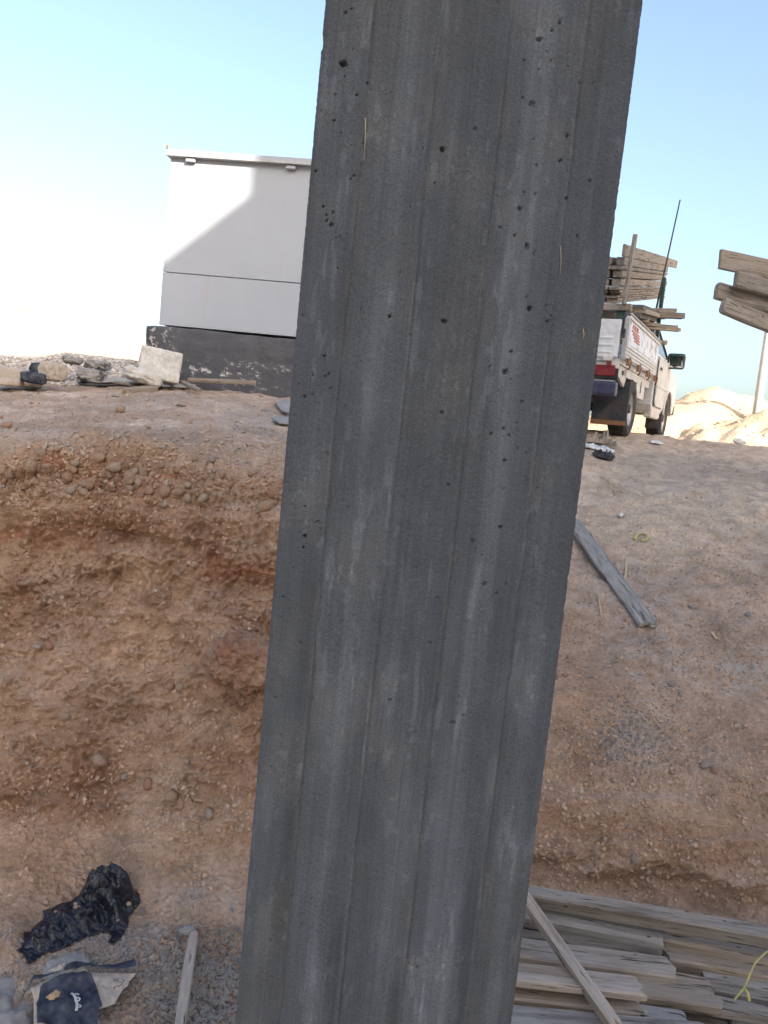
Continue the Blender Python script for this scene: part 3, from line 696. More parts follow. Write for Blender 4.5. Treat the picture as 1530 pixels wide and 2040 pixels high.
drk += .22 * band(.50, .05, -.2, .5) + .25 * band(.95, .04, -.2, .5) + .2 * band(.12, .05, -.2, .3)
drk = .4 * drk + .6 * sstep(.30, .62, drk + .22 * nc2 + .15 * nb)
Cb *= (1 - .26 * np.clip(drk, 0, 1))[:, None]
scr = sstep(.30, .5, fbm(BR, (60, 1, 9), 3, .65, 301.)) * sstep(-.05, .35, fbm(BR, (12, 1, 4), 2, .5, 311.))
Cb *= (1 + .34 * scr)[:, None]
Cb *= (1 + .07 * nb + .10 * nc2 + .05 * nst)[:, None]
tan = np.zeros(len(Pc))
for i, d in enumerate(sd_list):
    tan += np.exp(-(d / .0016) ** 2) * sstep(-.1, .4, fz(O, (1, 1, 8), 3, .6, 161. + i)) * .55
tan += .2 * sstep(.2, .7, nc2) + .12 * eR
Cb = Cb * (1 - np.clip(tan, 0, .7)[:, None] * .5) + np.array([.25, .215, .17])[None] * np.clip(tan, 0, .7)[:, None] * .5
warm = sstep(-.3, .5, fbm(BR, (5, 1, 2), 3, .5, 71.))[:, None]
Cb *= (1 - warm) * np.array([.975, 1.0, 1.03])[None] + warm * np.array([1.01, 1.0, .985])[None]
flk = sstep(.42, .55, fbm(BR, (70, 70, 28), 3, .6, 81.)) * sstep(.0, .4, nc2)
Cb *= (1 + .28 * flk)[:, None]
tint(col_me, np.clip(Cb, .02, .7))
column = link('concrete_column', col_me, 'concrete', None, Matrix.Translation((xl, COL_Y, 0)))
tag(column, 'tall grey board-marked concrete column standing in the middle of the pit', 'column')
for (a, b_2, r) in [((728, 236), (725, 320), .0006), ((1117, 490), (1115, 550), .0005), ((1162, 655), (1161, 678), .0006)]:
    A = at(*a, COL_Y - .002); B = at(*b_2, COL_Y - .002); off = Vector((xl, COL_Y, 0))
    tube('straw_fibre', [A - off, (A + B) / 2 - off + Vector((.001, -.001, 0)), B - off], r, 'twig', column, 5)

# ================================================================ CABIN on its plinth
cy = math.radians(-5.5)
cabX = Matrix.Rotation(cy, 3, 'Z') @ Vector((1, 0, 0)); cabY = Matrix.Rotation(cy, 3, 'Z') @ Vector((0, 1, 0))
o_ = at(317, 646, CAB_Y + .12)                                 # lower left corner of the cabin wall
top_ = at(335, 309, CAB_Y + .12); CH = top_.z - o_.z; CWD = 2.6; CDP = 1.9
cm = frame(o_, cabX, (0, 0, 1))
cabin = empty('metal_cabin', cm); tag(cabin, 'white sheet-metal cabin with flat roof rim standing on a black plinth', 'cabin')
zseam = (at(320, 541, CAB_Y + .12).z - o_.z)
box('body', (CWD / 2, CDP / 2 + .03, CH / 2), (CWD - .05, CDP - .04, CH - .02), 'cabin', cabin)
box('wall_panel', (CWD / 2, .012, zseam / 2 - .002), (CWD, .024, zseam - .003), 'cabin', cabin, .002)
box('wall_panel', (CWD / 2, .012, (zseam + CH) / 2 + .002), (CWD, .024, CH - zseam - .003), 'cabin', cabin, .004)
box('side_panel', (.012, CDP / 2 + .03, CH / 2), (.020, CDP - .06, CH - .01), 'cabin', cabin, .004)
roof = box('roof', (CWD / 2 + .0, CDP / 2, CH + .012), (CWD + .05, CDP + .09, .06), 'cabin', cabin, .008)
box('drip_edge', (0, -CDP / 2 - .055, -.022), (CWD + .05, .018, .022), 'steel', roof, .003)
box('corner_lip', (-CWD / 2 - .02, -CDP / 2 - .05, .042), (.012, .03, .03), 'rust', roof, .002)
for bx_ in (378, 583):
    b0 = cm.inverted() @ at(bx_, 312 + (bx_ - 335) * .085 + 8, CAB_Y + .05)
    box('bracket', (b0.x, -.030, CH - .042), (.085, .03, .026), 'cabin', cabin, .004)
# plinth
pl0 = at(290, 646, CAB_Y); plz = min(gz(-1.5, 7.2), gz(-.8, 7.0)) - .12; PH = pl0.z - plz
pw, pd = 3.0, 2.2; nn = 60; 
def rough_box(name, s, seed, amp, n=14, edge=.02, hf=.5):
    bm = bmesh.new(); bmesh.ops.create_cube(bm, size=1.0)
    for v in bm.verts: v.co = Vector((v.co.x * s[0], v.co.y * s[1], v.co.z * s[2]))
    bmesh.ops.subdivide_edges(bm, edges=bm.edges[:], cuts=n, use_grid_fill=True)
    A = np.array([v.co[:] for v in bm.verts]); h = np.array(s) / 2
    e = np.stack([np.exp(-((h[i] - np.abs(A[:, i])) / edge)) for i in range(3)], 1); round_ = np.clip(e.sum(1) - 1, 0, 2)
    d = amp * (fbm(A, 3.5 / max(s) * 1.5, 4, .55, seed) + hf * fbm(A, 26 / max(s), 3, .6, seed + 5))
    for k, v in enumerate(bm.verts):
        cdir = Vector(A[k] / h).normalized(); v.co = v.co - Vector(np.sign(A[k]) * e[k] * edge * .35 * round_[k]) + cdir * d[k]
    me = bpy.data.meshes.new(name); bmesh.ops.recalc_face_normals(bm, faces=bm.faces); bm.to_mesh(me); bm.free()
    me.polygons.foreach_set('use_smooth', [True] * len(me.polygons)); return me
pme = rough_box('concrete_plinth', (pw, pd, PH), 4.0, .012, 40, .03)
pme.transform(Matrix.Translation((pw / 2, pd / 2, PH / 2)))
pm = frame(Vector((pl0.x, pl0.y, plz)), cabX, (0, 0, 1))
plinth = link('concrete_plinth', pme, 'plinth', None, pm); tag(plinth, 'black painted concrete plinth with peeling white patches under the cabin', 'plinth')

# ================================================================ STONES in the bank and on the ground
def stone_me(name, seed, sub=2, sq=(1, 1, 1), amp=.25, ang=False):
    rg = np.random.RandomState(seed); bm = bmesh.new()
    if ang:
        for _ in range(11):
            v = rg.normal(size=3); v /= np.linalg.norm(v); v *= rg.uniform(.75, 1.1); bm.verts.new(v * np.array(sq))
        bmesh.ops.convex_hull(bm, input=bm.verts[:])
        for v in [v for v in bm.verts if not v.link_faces]: bm.verts.remove(v)
    else:
        bmesh.ops.create_icosphere(bm, subdivisions=sub, radius=1)
        A = np.array([v.co[:] for v in bm.verts]); d = 1 + amp * fbm(A, .9, 3, .5, seed * 7.7)
        for k, v in enumerate(bm.verts): v.co = Vector(A[k] * d[k] * np.array(sq))
    me = bpy.data.meshes.new(name); bm.to_mesh(me); bm.free()
    if not ang: me.polygons.foreach_set('use_smooth', [True] * len(me.polygons))
    return me
PEB = [stone_me('pebble', i, 2, (1, .8 + .03 * (i % 3), .62), .3) for i in range(7)]
for m_ in PEB: m_.materials.append(MT['pebble'])
CHIP = [stone_me('stone_chip', i + 40, sq=(1, .62, .34), ang=True) for i in range(7)]
for m_ in CHIP: m_.materials.append(MT['slate'])
def put_stone(px, py, size_px, pool, name, flat=True, sink=.25, mat=None, ax=None):
    p, n = hit(px, py); d = (p - EYE).length; r = size_px * .5 * d / F_PX
    me = random.choice(pool)
    rot = n.to_track_quat('Z', 'Y').to_matrix().to_4x4() @ Matrix.Rotation(random.uniform(0, 6.28) if ax is None else ax, 4, 'Z') @ Matrix.Rotation(random.uniform(-.35, .35), 4, 'X')
    m = Matrix.Translation(p + n * (r * (.5 - sink * 1.6))) @ rot @ Matrix.Scale(r, 4)
    return link(name, me, None, ground, m)
# the bigger pebbles one can point to
for px, py, sz in [(135, 951, 20), (180, 962, 24), (200, 915, 22), (165, 970, 18), (262, 955, 26), (168, 984, 20), (180, 967, 18), (218, 975, 26), (250, 970, 20), (300, 980, 22), (330, 983, 26), (358, 982, 16),
                   (376, 993, 18), (402, 990, 22), (528, 1015, 34), (545, 1005, 22), (544, 983, 22), (60, 927, 26), (18, 945, 18), (95, 930, 22), (37, 950, 16), (10, 935, 20), (85, 905, 20), (230, 930, 24), (285, 940, 20),
                   (75, 1291, 16), (95, 1288, 18), (340, 1367, 16), (360, 1369, 16), (338, 1447, 16), (297, 1562, 22), (195, 1518, 28), (340, 1592, 26), (362, 1605, 18), (248, 1548, 18), (128, 1427, 18), (420, 1622, 22),
                   (258, 1553, 14), (480, 1655, 14), (90, 1800, 12), (1125, 1345, 16), (1135, 1310, 22), (1112, 1348, 18), (1470, 1447, 18), (1405, 1525, 26), (1423, 1535, 22), (1065, 1700, 34), (1265, 1712, 24), (1290, 1740, 20),
                   (1475, 1555, 14), (1455, 1545, 16), (1340, 1540, 16), (1405, 1500, 12), (240, 820, 22), (1385, 1700, 18), (1180, 1745, 16), (1240, 1700, 18)]:
    put_stone(px, py, sz * (1.1 if px < 1000 else .78), PEB, 'pebble', sink=.05 if px < 1000 else .2)
# conglomerate layer near the top of the bank
for _ in range(120):
    x = random.uniform(0, 565); y = 925 + .09 * (x - 250) + random.gauss(35, 32)
    put_stone(x, y, random.choice([8, 9, 10, 12, 14, 16, 19]), PEB, 'pebble', sink=.02)
for _ in range(70):
    x = random.uniform(0, 520); y = random.uniform(1050, 1750)
    put_stone(x, y, random.uniform(4, 9), PEB, 'pebble', sink=.2)
for _ in range(50):
    x = random.uniform(1090, 1530); y = random.uniform(1080, 1740)
    put_stone(x, y, random.uniform(4, 10), PEB, 'pebble', sink=.2)
# grey chips that can be told apart
for px, py, sz in [(345, 1998 - 40, 30), (395, 1950, 26), (420, 1945, 26), (405, 1975, 34), (440, 1960, 30), (430, 1995, 26), (380, 2015, 34), (415, 2020, 28), (450, 2018, 30), (360, 1850, 26), (300, 1900, 18), (325, 1910, 26),
                   (445, 1855, 20), (395, 1890, 16), (295, 1887, 18), (285, 1815, 26), (240, 1905, 16), (350, 1875, 18), (298, 1970, 44), (312, 1990, 30), (440, 1985, 22), (455, 1945, 22), (402, 1915, 18), (335, 1925, 22),
                   (1235, 1455, 16), (1255, 1462, 20), (1220, 1475, 18), (1268, 1478, 14), (1280, 1485, 16), (1210, 1460, 14), (1240, 1440, 14), (1290, 1465, 12), (1337, 1365, 22), (1380, 1212, 26), (1285, 1215, 24),
                   (1490, 1225, 22), (1175, 1350, 18), (1230, 1345, 14), (1200, 1490, 14), (1265, 1500, 16), (455, 1445, 16), (60, 1530, 22), (70, 1620, 12), (1500, 1330, 18), (230, 790, 20), (500, 1960, 14), (340, 875, 14),
                   (470, 900, 18), (490, 925, 22), (475, 920, 14), (530, 820, 26), (470, 850, 18), (360, 810, 30), (520, 790, 14), (60, 790, 20)]:
    put_stone(px, py, sz, CHIP, 'stone_chip', sink=.2)

def scatter(name, spots, size, pool, mat, n_out, seed=1, jitter=1.0):
    """many small stones joined into one mesh"""
    rg = random.Random(seed); V = []; Fc = []
    base = []
    for me in pool:
        base.append((np.array([v.co[:] for v in me.vertices]), [tuple(p.vertices) for p in me.polygons]))
    for k in range(n_out):
        px, py = spots(rg); p, n = hit(px, py)
        r = size(rg)
        A, fs = rg.choice(base)
        m = (n.to_track_quat('Z', 'Y').to_matrix() @ Matrix.Rotation(rg.uniform(0, 6.28), 3, 'Z') @ Matrix.Rotation(rg.uniform(-.6, .6), 3, 'X'))
        W = (np.array(m) @ (A * r).T).T + np.array(p + n * r * .12); o = len(V)
        V.extend(W.tolist()); Fc.extend([tuple(i + o for i in f) for f in fs])
    return link(name, pydata(name, V, Fc), mat)
def mat_crumb():
    k = Mat('soil_crumb'); v = k.coord()
    k.base(k.ramp(k.tex(v, 7, 4, .7), [(.3, (.34, .20, .125)), (.5, (.46, .32, .225)), (.7, (.53, .40, .30))])); k.rough(.97); k.b.inputs['Specular IOR Level'].default_value = .1
    return k.m
MT['crumb'] = mat_crumb()
LOW = [stone_me('grit', i + 80, 1, (1, .75, .6), .35) for i in range(5)]
ANG = [stone_me('grit', i + 90, sq=(1, .7, .45), ang=True) for i in range(6)]
def bank_spot(rg):
    return (rg.uniform(0, 570), rg.choice([rg.gauss(965, 40), rg.uniform(900, 1780), rg.uniform(900, 1780)]))
stuff(scatter('pebble_grit', bank_spot, lambda r: r.choice([.003, .004, .005, .006, .009]), LOW, 'pebble', 2600, 3), 'small pebbles and grit stuck in the red bank', 'grit')
CLOD = [stone_me('clod', i + 120, sq=(1, .85, .72), ang=True) for i in range(6)]
def bank_crumb(rg):
    while True:
        x = rg.uniform(-10, 575); y = 885 + 900 * rg.random() ** 1.6
        if float(fbm(np.array([[x * .012, y * .016, 0.0]]), 1, 2, .5, 3.)[0]) > rg.uniform(-.45, .5): return (x, y)
stuff(scatter('bank_crumbs', bank_crumb, lambda r: r.choice([.0025, .003, .004, .005, .006, .008, .011]), CLOD, 'crumb', 4200, 13), 'angular soil crumbs clinging to the cut bank', 'crumbs')
def slope_crumb(rg): return (rg.uniform(1040, 1540), 900 + 900 * rg.random() ** .7)
stuff(scatter('slope_crumbs', slope_crumb, lambda r: r.choice([.003, .004, .005, .006, .008, .011]), CLOD, 'crumb', 4000, 14), 'soil crumbs and clods strewn over the sandy slope', 'crumbs')
def rslope_spot(rg):
    c = rg.random()
    if c < .45: return (rg.gauss(1255, 55), rg.gauss(1465, 45))
    if c < .75: return (rg.gauss(1290, 110), rg.gauss(1260, 90))
    return (rg.uniform(1080, 1530), rg.uniform(900, 1780))
stuff(scatter('stone_grit', rslope_spot, lambda r: r.choice([.003, .004, .005, .007, .010]), ANG, 'slate', 1500, 4), 'grey stone chips scattered down the slope', 'grit')
def pit_spot(rg):
    c = rg.random()
    if c < .45: return (rg.gauss(400, 60), rg.gauss(1985, 60))
    return (rg.gauss(250, 110), rg.gauss(1930, 45)) if c < .8 else (rg.uniform(0, 480), rg.uniform(1840, 2060))
stuff(scatter('rubble_grit', pit_spot, lambda r: r.choice([.004, .005, .007, .009, .013]), ANG, 'slate', 3000, 5), 'broken grey chips on the pit floor', 'grit')
def top_spot(rg): return (rg.uniform(0, 580), 768 + rg.random() ** 1.3 * 130)
stuff(scatter('soil_crumbs', top_spot, lambda r: r.choice([.006, .008, .010, .014, .02]), ANG, 'pebble', 700, 6), 'crumbs of soil on the ground before the cabin', 'crumbs')
# pile of crushed gravel at the left
gb = [];  gx0, gx1 = at(-260, 730, 7.4).x, at(300, 720, 7.4).x
ng = 60; A_, B_ = np.meshgrid(np.linspace(0, 1, ng), np.linspace(0, 1, 24)); a_ = A_.ravel(); b_ = B_.ravel()
GXp = gx0 + (gx1 - gx0) * a_; GYp = 6.55 + 2.0 * b_
ztop = np.array([at(60, 697 + .0 * k, 7.6).z for k in a_])
gzs = np.array([gz(x, y) for x, y in zip(GXp, GYp)])
PPg = np.stack([GXp, GYp, gzs], 1)
crest_z = at(60, 700, 7.6).z + .0
hgt = np.clip(crest_z + .03 * fbm(PPg, 1.5, 3, .5, 2.) - gzs, .05, 1) * sstep(.0, .5, b_) * (1 - .25 * sstep(.6, 1, b_)) * (1 - sstep(.93, 1.0, a_)) - .04 * (1 - sstep(0, .12, b_))
PPg[:, 2] += hgt
gp_me, gpq = grid_mesh('gravel_pile', PPg, 24, ng)
gbvh = BVHTree.FromPolygons(PPg.tolist(), gpq.tolist())
struct(link('gravel_mound', gp_me, 'gravel'))
V = []; Fc = []; rg = random.Random(9); bases = [(np.array([v.co[:] for v in me.vertices]), [tuple(p.vertices) for p in me.polygons]) for me in ANG + LOW]
for k in range(7000):
    x = rg.uniform(gx0 + .05, gx1 + .02); y = 6.6 + rg.random() ** 1.4 * 1.3; h = gbvh.ray_cast(Vector((x, y, 9)), Vector((0, 0, -1)))
    if h[0] is None or h[0].z < gz(x, y) - .01: continue
    r = rg.choice([.012, .016, .02, .024, .03]); A, fs = rg.choice(bases)
    m = np.array(Matrix.Rotation(rg.uniform(0, 6.28), 3, 'Z') @ Matrix.Rotation(rg.uniform(-1.2, 1.2), 3, 'X'))
    o = len(V); V.extend(((m @ (A * r).T).T + np.array(h[0]) + np.array([0, 0, r * .3])).tolist()); Fc.extend([tuple(i + o for i in f) for f in fs])
stuff(link('gravel', pydata('gravel', V, Fc), 'gravel'), 'pale crushed gravel heaped at the left of the cabin', 'gravel')
# clods and stones on the lit heaps
for hi, (hb, cnt, rr) in enumerate(zip(HEAPS, (140, 260, 80), (.05, .045, .06))):
    V = []; Fc = []; rg = random.Random(20 + hi)
    for k in range(cnt):
        cx_, cy_, rx_, ry_ = hb[1]; x = cx_ + rg.uniform(-.85, .85) * rx_; y = cy_ + rg.uniform(-.9, .3) * ry_
        h = hb[0].ray_cast(Vector((x, y, 30)), Vector((0, 0, -1)))
        if h[0] is None or h[0].z < 1.5: continue
        r = rr * rg.choice([.4, .5, .7, 1, 1.6]); A, fs = rg.choice(bases); o = len(V)
        V.extend((A * r + np.array(h[0]) + np.array([0, 0, r * .2])).tolist()); Fc.extend([tuple(i + o for i in f) for f in fs])
    if V: stuff(link('sand_clods', pydata('sand_clods', V, Fc), 'pebble'), ['clods on the larger sunlit heap', 'clods on the near sunlit heap by the pole', 'clods on the heap past the right edge'][hi], 'clods')

bo = hit(492, 1328)
eb = link('earth_boulder', rough_box('earth_boulder', (.20, .18, .14), 37., .022, 20, .04, .7), None, None, Matrix.Translation(bo[0] + bo[1] * .015) @ Matrix.Rotation(.4, 4, 'Y') @ Matrix.Rotation(.3, 4, 'Z'))
_k = plain('red_earth_clod', (.30, .155, .095), .96, dust=1.0, dustcol=(.41, .285, .20), scale=7, bumpd=.02); eb.data.materials.append(_k)
tag(eb, 'reddish block of earth jutting from the bank beside the column', 'boulder')
# ================================================================ DEBRIS near the cabin
def lump(name, px, py, Y, s, mat, seed, label, cat, rot=0.0, amp=.03, lift=None, group=None, tilt=0.0, cuts=10, edge=.03):
    p = at(px, py, Y); me = rough_box(name, s, seed, amp, cuts, edge)
    z = gz(p.x, p.y) + s[2] / 2 - .03 if lift is None else p.z
    o = link(name, me, mat, None, Matrix.Translation((p.x, p.y, z)) @ Matrix.Rotation(rot, 4, 'Z') @ Matrix.Rotation(tilt, 4, 'Y'))
    return tag(o, label, cat, group)
def gY(px, py): return hit(px, py)[0].y
yb = 6.45
blk = at(318, 728, yb)
o = link('stone_block', rough_box('stone_block', (.33, .30, .255), 21., .006, 14, .014), 'block', None, Matrix.Translation((blk.x, yb, blk.z)) @ Matrix.Rotation(.35, 4, 'Z') @ Matrix.Rotation(.10, 4, 'Y'))
tag(o, 'whitish cut stone block lying against the black plinth', 'stone block')
lump('broken_slab', 283, 750, 6.3, (.30, .26, .10), 'block', 23., 'flat broken whitish slab leaning on the stone block', 'slab', .4, .02, 1, tilt=.25)
lump('mortar_lump', 180, 748, 6.5, (.20, .17, .10), 'rubble', 25., 'larger grey mortar lump before the gravel', 'rubble', .2, .022, 1)
lump('mortar_lump', 145, 718, 6.6, (.17, .13, .06), 'rubble', 27., 'flat grey mortar lump lying high on the gravel', 'rubble', .5, .018, 1)
lump('mortar_lump', 195, 728, 6.75, (.20, .16, .08), 'rubble', 29., 'dark grey mortar lump behind the larger one', 'rubble', -.2, .022, 1)

def sheet(name, poly, mat, lift, step=5.0, thick=.002, seed=0, Yfix=None, smooth=True):
    """a thin sheet whose outline is drawn over the ground; lift(px,py,d_edge)-> metres above the ground"""
    poly = [Vector(p) for p in poly]; xs = [p.x for p in poly]; ys = [p.y for p in poly]
    pts = []
    for i, p in enumerate(poly):
        q = poly[(i + 1) % len(poly)]; n = max(1, int((q - p).length / step))
        for k in range(n): pts.append(p.lerp(q, k / n))
    nb_ = len(pts)
    y = min(ys)
    rg = random.Random(seed)
    inner = []
    while y < max(ys):
        x = min(xs)
        while x < max(xs):
            inner.append(Vector((x + rg.uniform(-.3, .3) * step, y + rg.uniform(-.3, .3) * step))); x += step
        y += step
    edges = [(i, (i + 1) % nb_) for i in range(nb_)]
    vo, eo, fo, *_ = delaunay_2d_cdt([Vector((v.x, v.y)) for v in pts + inner], edges, [list(range(nb_))], 1, .01)
    B = np.array([(p.x, p.y) for p in pts])
    W = []
    for v in vo:
        d = float(np.sqrt(((B - np.array((v.x, v.y))) ** 2).sum(1)).min())
        p, n = hit(v.x, v.y)
        if Yfix is not None: p = at(v.x, v.y, Yfix(v.x, v.y)) if callable(Yfix) else at(v.x, v.y, Yfix)
        W.append(p + Vector((0, -.25, .97)) * lift(v.x, v.y, d))
    c = sum(W, Vector()) / len(W); me = pydata(name, [w - c for w in W], [tuple(f) for f in fo], smooth)
    bm = bmesh.new(); bm.from_mesh(me)
    for v in [v for v in bm.verts if not v.link_faces]: bm.verts.remove(v)
    bmesh.ops.recalc_face_normals(bm, faces=bm.faces)
    if sum(f.normal.z for f in bm.faces) < 0: bmesh.ops.reverse_faces(bm, faces=bm.faces)
    r = bmesh.ops.extrude_face_region(bm, geom=bm.faces[:])
    ev = [g for g in r['geom'] if isinstance(g, bmesh.types.BMVert)]
    for v in ev: v.co.z += thick
    bmesh.ops.recalc_face_normals(bm, faces=bm.faces)
    bm.to_mesh(me); bm.free()
    if smooth: me.polygons.foreach_set('use_smooth', [True] * len(me.polygons))
    return link(name, me, mat, None, Matrix.Translation(c))
def crumple(f, a, seed, base=.006, edge=20):
    def fn(x, y, d):
        P = np.array([[x, y, 0.0]]); k = min(1, d / edge)
        return base + a * k * (abs(float(fbm(P, f, 3, .5, seed)[0])) * 1.3 + .15)
    return fn
z4 = lambda L: [(x / 4.026, 680 + y / 4.026) for x, y in L]
# torn cement sack, left edge
sk = empty('cement_sack', Matrix.Translation(hit(60, 755)[0]))
tag(sk, 'empty beige cement sack with dark blue bands lying on the dirt at far left', 'sack')
def sack_part(name, px0, px1, row0, row1, Y, mat, dep, seed, rotz=0.0):
    a = at(px0, (row0 + row1) / 2, Y); b = at(px1, (row0 + row1) / 2 + .1 * (px1 - px0), Y); h = abs(at(px0, row0, Y).z - at(px0, row1, Y).z)
    me = rough_box(name, ((b - a).length, dep, h), seed, .010, 16, .026, .12)
    return link(name, me, mat, sk, Matrix.Translation((a + b) / 2 - sk.location) @ Matrix.Rotation(rotz, 4, 'Z') @ Matrix.Rotation(.03, 4, 'Y'))
sack_part('paper_body', -90, 74, 721, 756, 6.25, 'kraft', .30, 3.)
sack_part('blue_band', 70, 99, 723, 750, 6.22, 'bluepaper', .26, 5.)
sack_part('paper_fold', -60, 46, 744, 760, 5.95, 'kraft', .12, 7.)
sack_part('blue_band', 44, 91, 739, 762, 5.93, 'bluepaper', .14, 9.)
sack_part('paper_end', 88, 123, 720, 758, 6.05, 'kraft', .20, 11., -.35)
sheet_o = sheet('torn_felt', z4([(570, 318), (640, 350), (740, 352), (800, 362), (1010, 352), (1060, 365), (1200, 372), (1225, 340), (1190, 310), (1050, 330), (960, 315), (880, 290), (740, 290), (640, 315)]), 'sheetgrey', crumple(.03, .03, 3., .03, 6), 3.0, .006)
tag(sheet_o, 'crumpled grey sheet with black underside lying before the stone block', 'sheet')
tag(sheet('torn_felt', z4([(575, 320), (650, 362), (800, 372), (1030, 358), (1240, 385), (1310, 395), (1300, 375), (1180, 368), (1010, 340), (800, 345), (650, 340)]), 'felt', crumple(.04, .02, 5., .012, 6), 3.0, .006), 'strip of torn black roofing felt under the grey sheet', 'roofing felt')
tag(sheet('torn_felt', z4([(1050, 320), (1120, 285), (1185, 292), (1170, 318), (1110, 326)]), 'felt', crumple(.04, .03, 7., .04, 5), 3.0, .006), 'small black felt scrap beside the stone block', 'roofing felt')
tag(sheet('slab_piece', z4([(1365, 380), (1400, 338), (1540, 335), (1570, 380), (1480, 392)]), 'sheetgrey', crumple(.02, .01, 9., .015, 6), 3.0, .012), 'flat grey plate on the dirt right of the stone block', 'plate')
def wood_px(name, a, b, Ya, Yb_, w, t, mat, label, cat='plank', up=(0, -.3, 1), brk=(.02, .02), **kw):
    return tag(plank(name, at(a[0], a[1], Ya), at(b[0], b[1], Yb_), w, t, mat, up, brk, **kw), label, cat)
def lay_px(name, a, b, w, t, mat, label, cat='plank', brk=(.02, .02), up_off=0.0, **kw):
    A, n1 = hit(*a); B, n2 = hit(*b); n = (n1 + n2 + Vector((0, 0, 2))).normalized()
    L = (B - A).length; k = 12                                 # keep the whole board clear of the ground
    off = max((gz(*(A.lerp(B, i / k)).xy) - A.lerp(B, i / k).z for i in range(k + 1)))
    off = min(max(off, 0), .03)
    return tag(plank(name, A + Vector((0, 0, t * .8 + off + up_off)), B + Vector((0, 0, t * .8 + off + up_off)), w, t, mat, n, brk, **kw), label, cat)
wood_px('wood_strip', (372, 753), (512, 759), 6.62, 6.72, .05, .03, 'wood_tan', 'thin split stick lying along the foot of the black plinth', 'stick')
wood_px('wood_strip', (362, 757), (398, 775), 6.5, 6.05, .05, .025, 'wood_tan', 'short light stick pointing away from the stone block', 'stick')
lay_px('wood_strip', (222, 764), (300, 778), .05, .025, 'wood_tan', 'flat wood strip half under the black felt', 'stick')
lay_px('wood_offcut', (250, 784), (306, 778), .09, .045, 'wood_tan', 'short reddish timber offcut before the black felt', 'offcut')
tag(sheet('stone_plate', [(548, 810), (560, 826), (580, 832), (584, 808), (566, 803)], 'rubble', crumple(.05, .02, 2., .02, 5), 3, .012), 'pale flat plate half hidden by the column, upper one', 'plate')
tag(sheet('stone_plate', [(540, 840), (556, 850), (580, 852), (580, 840), (560, 836)], 'rubble', crumple(.05, .01, 2., .015, 5), 3, .01), 'pale flat plate half hidden by the column, lower one', 'plate')

# ================================================================ PIT FLOOR: bag, sack paper, batten, planks
zb = lambda L: [(x / 3.1875, 1740 + y / 3.1875) for x, y in L]
def bag_lift(x, y, d):
    P = np.array([[x, y, 0.0]]); k = min(1, d / 26); k = k * k * (3 - 2 * k)
    f1 = abs(float(fbm(P, (.016, .022, 1), 2, .4, 3.)[0])); f2 = abs(float(fbm(P, (.06, .06, 1), 2, .5, 9.)[0]))
    hump = .07 * math.exp(-((x - 205) / 40) ** 2 - ((y - 1790) / 26) ** 2) + .05 * math.exp(-((x - 255) / 22) ** 2 - ((y - 1805) / 22) ** 2)
    return .006 + k * (.012 + .065 * f1 + .020 * f2 + 1.1 * hump)
bag = sheet('plastic_bag', zb([(105, 500), (150, 520), (172, 560), (185, 592), (225, 560), (240, 545), (300, 515), (390, 490), (440, 468), (520, 425), (600, 400), (650, 378), (690, 380), (712, 410), (690, 440), (712, 468), (745, 440),
                                  (785, 395), (820, 320), (815, 285), (850, 250), (893, 195), (885, 140), (858, 122), (840, 98), (780, 84), (720, 72), (690, 78), (660, 62), (640, 26), (600, 34), (560, 55), (530, 100), (500, 150), (450, 190),
                                  (380, 205), (320, 235), (270, 250), (285, 300), (250, 322), (215, 352), (196, 380), (150, 385), (152, 430), (142, 480)]), 'bag', bag_lift, 3.6, .0015, 2)
tag(bag, 'crumpled black plastic bag lying at the foot of the red bank', 'plastic bag')
zp = lambda L: [(60 + x / 6.375, 1930 + y / 6.375) for x, y in L]
pp = sheet('paper_panel', zp([(20, 420), (180, 330), (440, 240), (600, 205), (720, 200), (940, 215), (1140, 215), (1355, 222), (1260, 330), (1245, 385), (1190, 420), (1130, 520), (1085, 610), (1000, 645), (925, 668), (860, 690), (900, 950), (60, 950), (60, 560), (40, 470)]), 'kraft',
           crumple(.02, .012, 4., .045, 14), 3.6, .0012, 3)
pe = empty('sack_paper', Matrix.Translation(pp.location.copy()))
tag(pe, 'torn piece of brown sack paper with navy print at the bottom left of the pit', 'sack paper')
def adopt(o, root):
    m = o.matrix_world.copy() if o.parent is None else o.matrix_local.copy()
    loc = o.location.copy(); o.parent = root; o.location = loc - root.location
adopt(pp, pe)
paper_f = crumple(.02, .012, 4., .045, 14)
def over(poly, mat, name, extra=.004, d0=60):
    o = sheet(name, poly, mat, lambda x, y, d: paper_f(x, y, d0) + extra, 3.6, .0008, 5); adopt(o, pe); return o
over(zp([(130, 560), (150, 440), (220, 360), (330, 300), (450, 255), (560, 245), (620, 250), (700, 245), (790, 275), (850, 420), (890, 560), (925, 665), (880, 700), (870, 930), (110, 930), (100, 650)]), 'bluepaper', 'navy_print', .005)
over(zp([(440, 238), (480, 180), (560, 140), (640, 120), (720, 140), (860, 165), (1000, 165), (1120, 150), (1230, 115), (1330, 95), (1345, 150), (1352, 212), (1140, 212), (940, 210), (720, 196), (580, 205)]), 'bluepaper', 'folded_edge', .012)
over(zp([(30, 400), (60, 320), (130, 292), (240, 285), (400, 252), (240, 300), (110, 360)]), 'bluepaper', 'folded_edge', .010)
over(zp([(235, 270), (330, 220), (465, 172), (440, 235), (380, 255), (300, 275)]), 'kraft', 'torn_flap', .016)
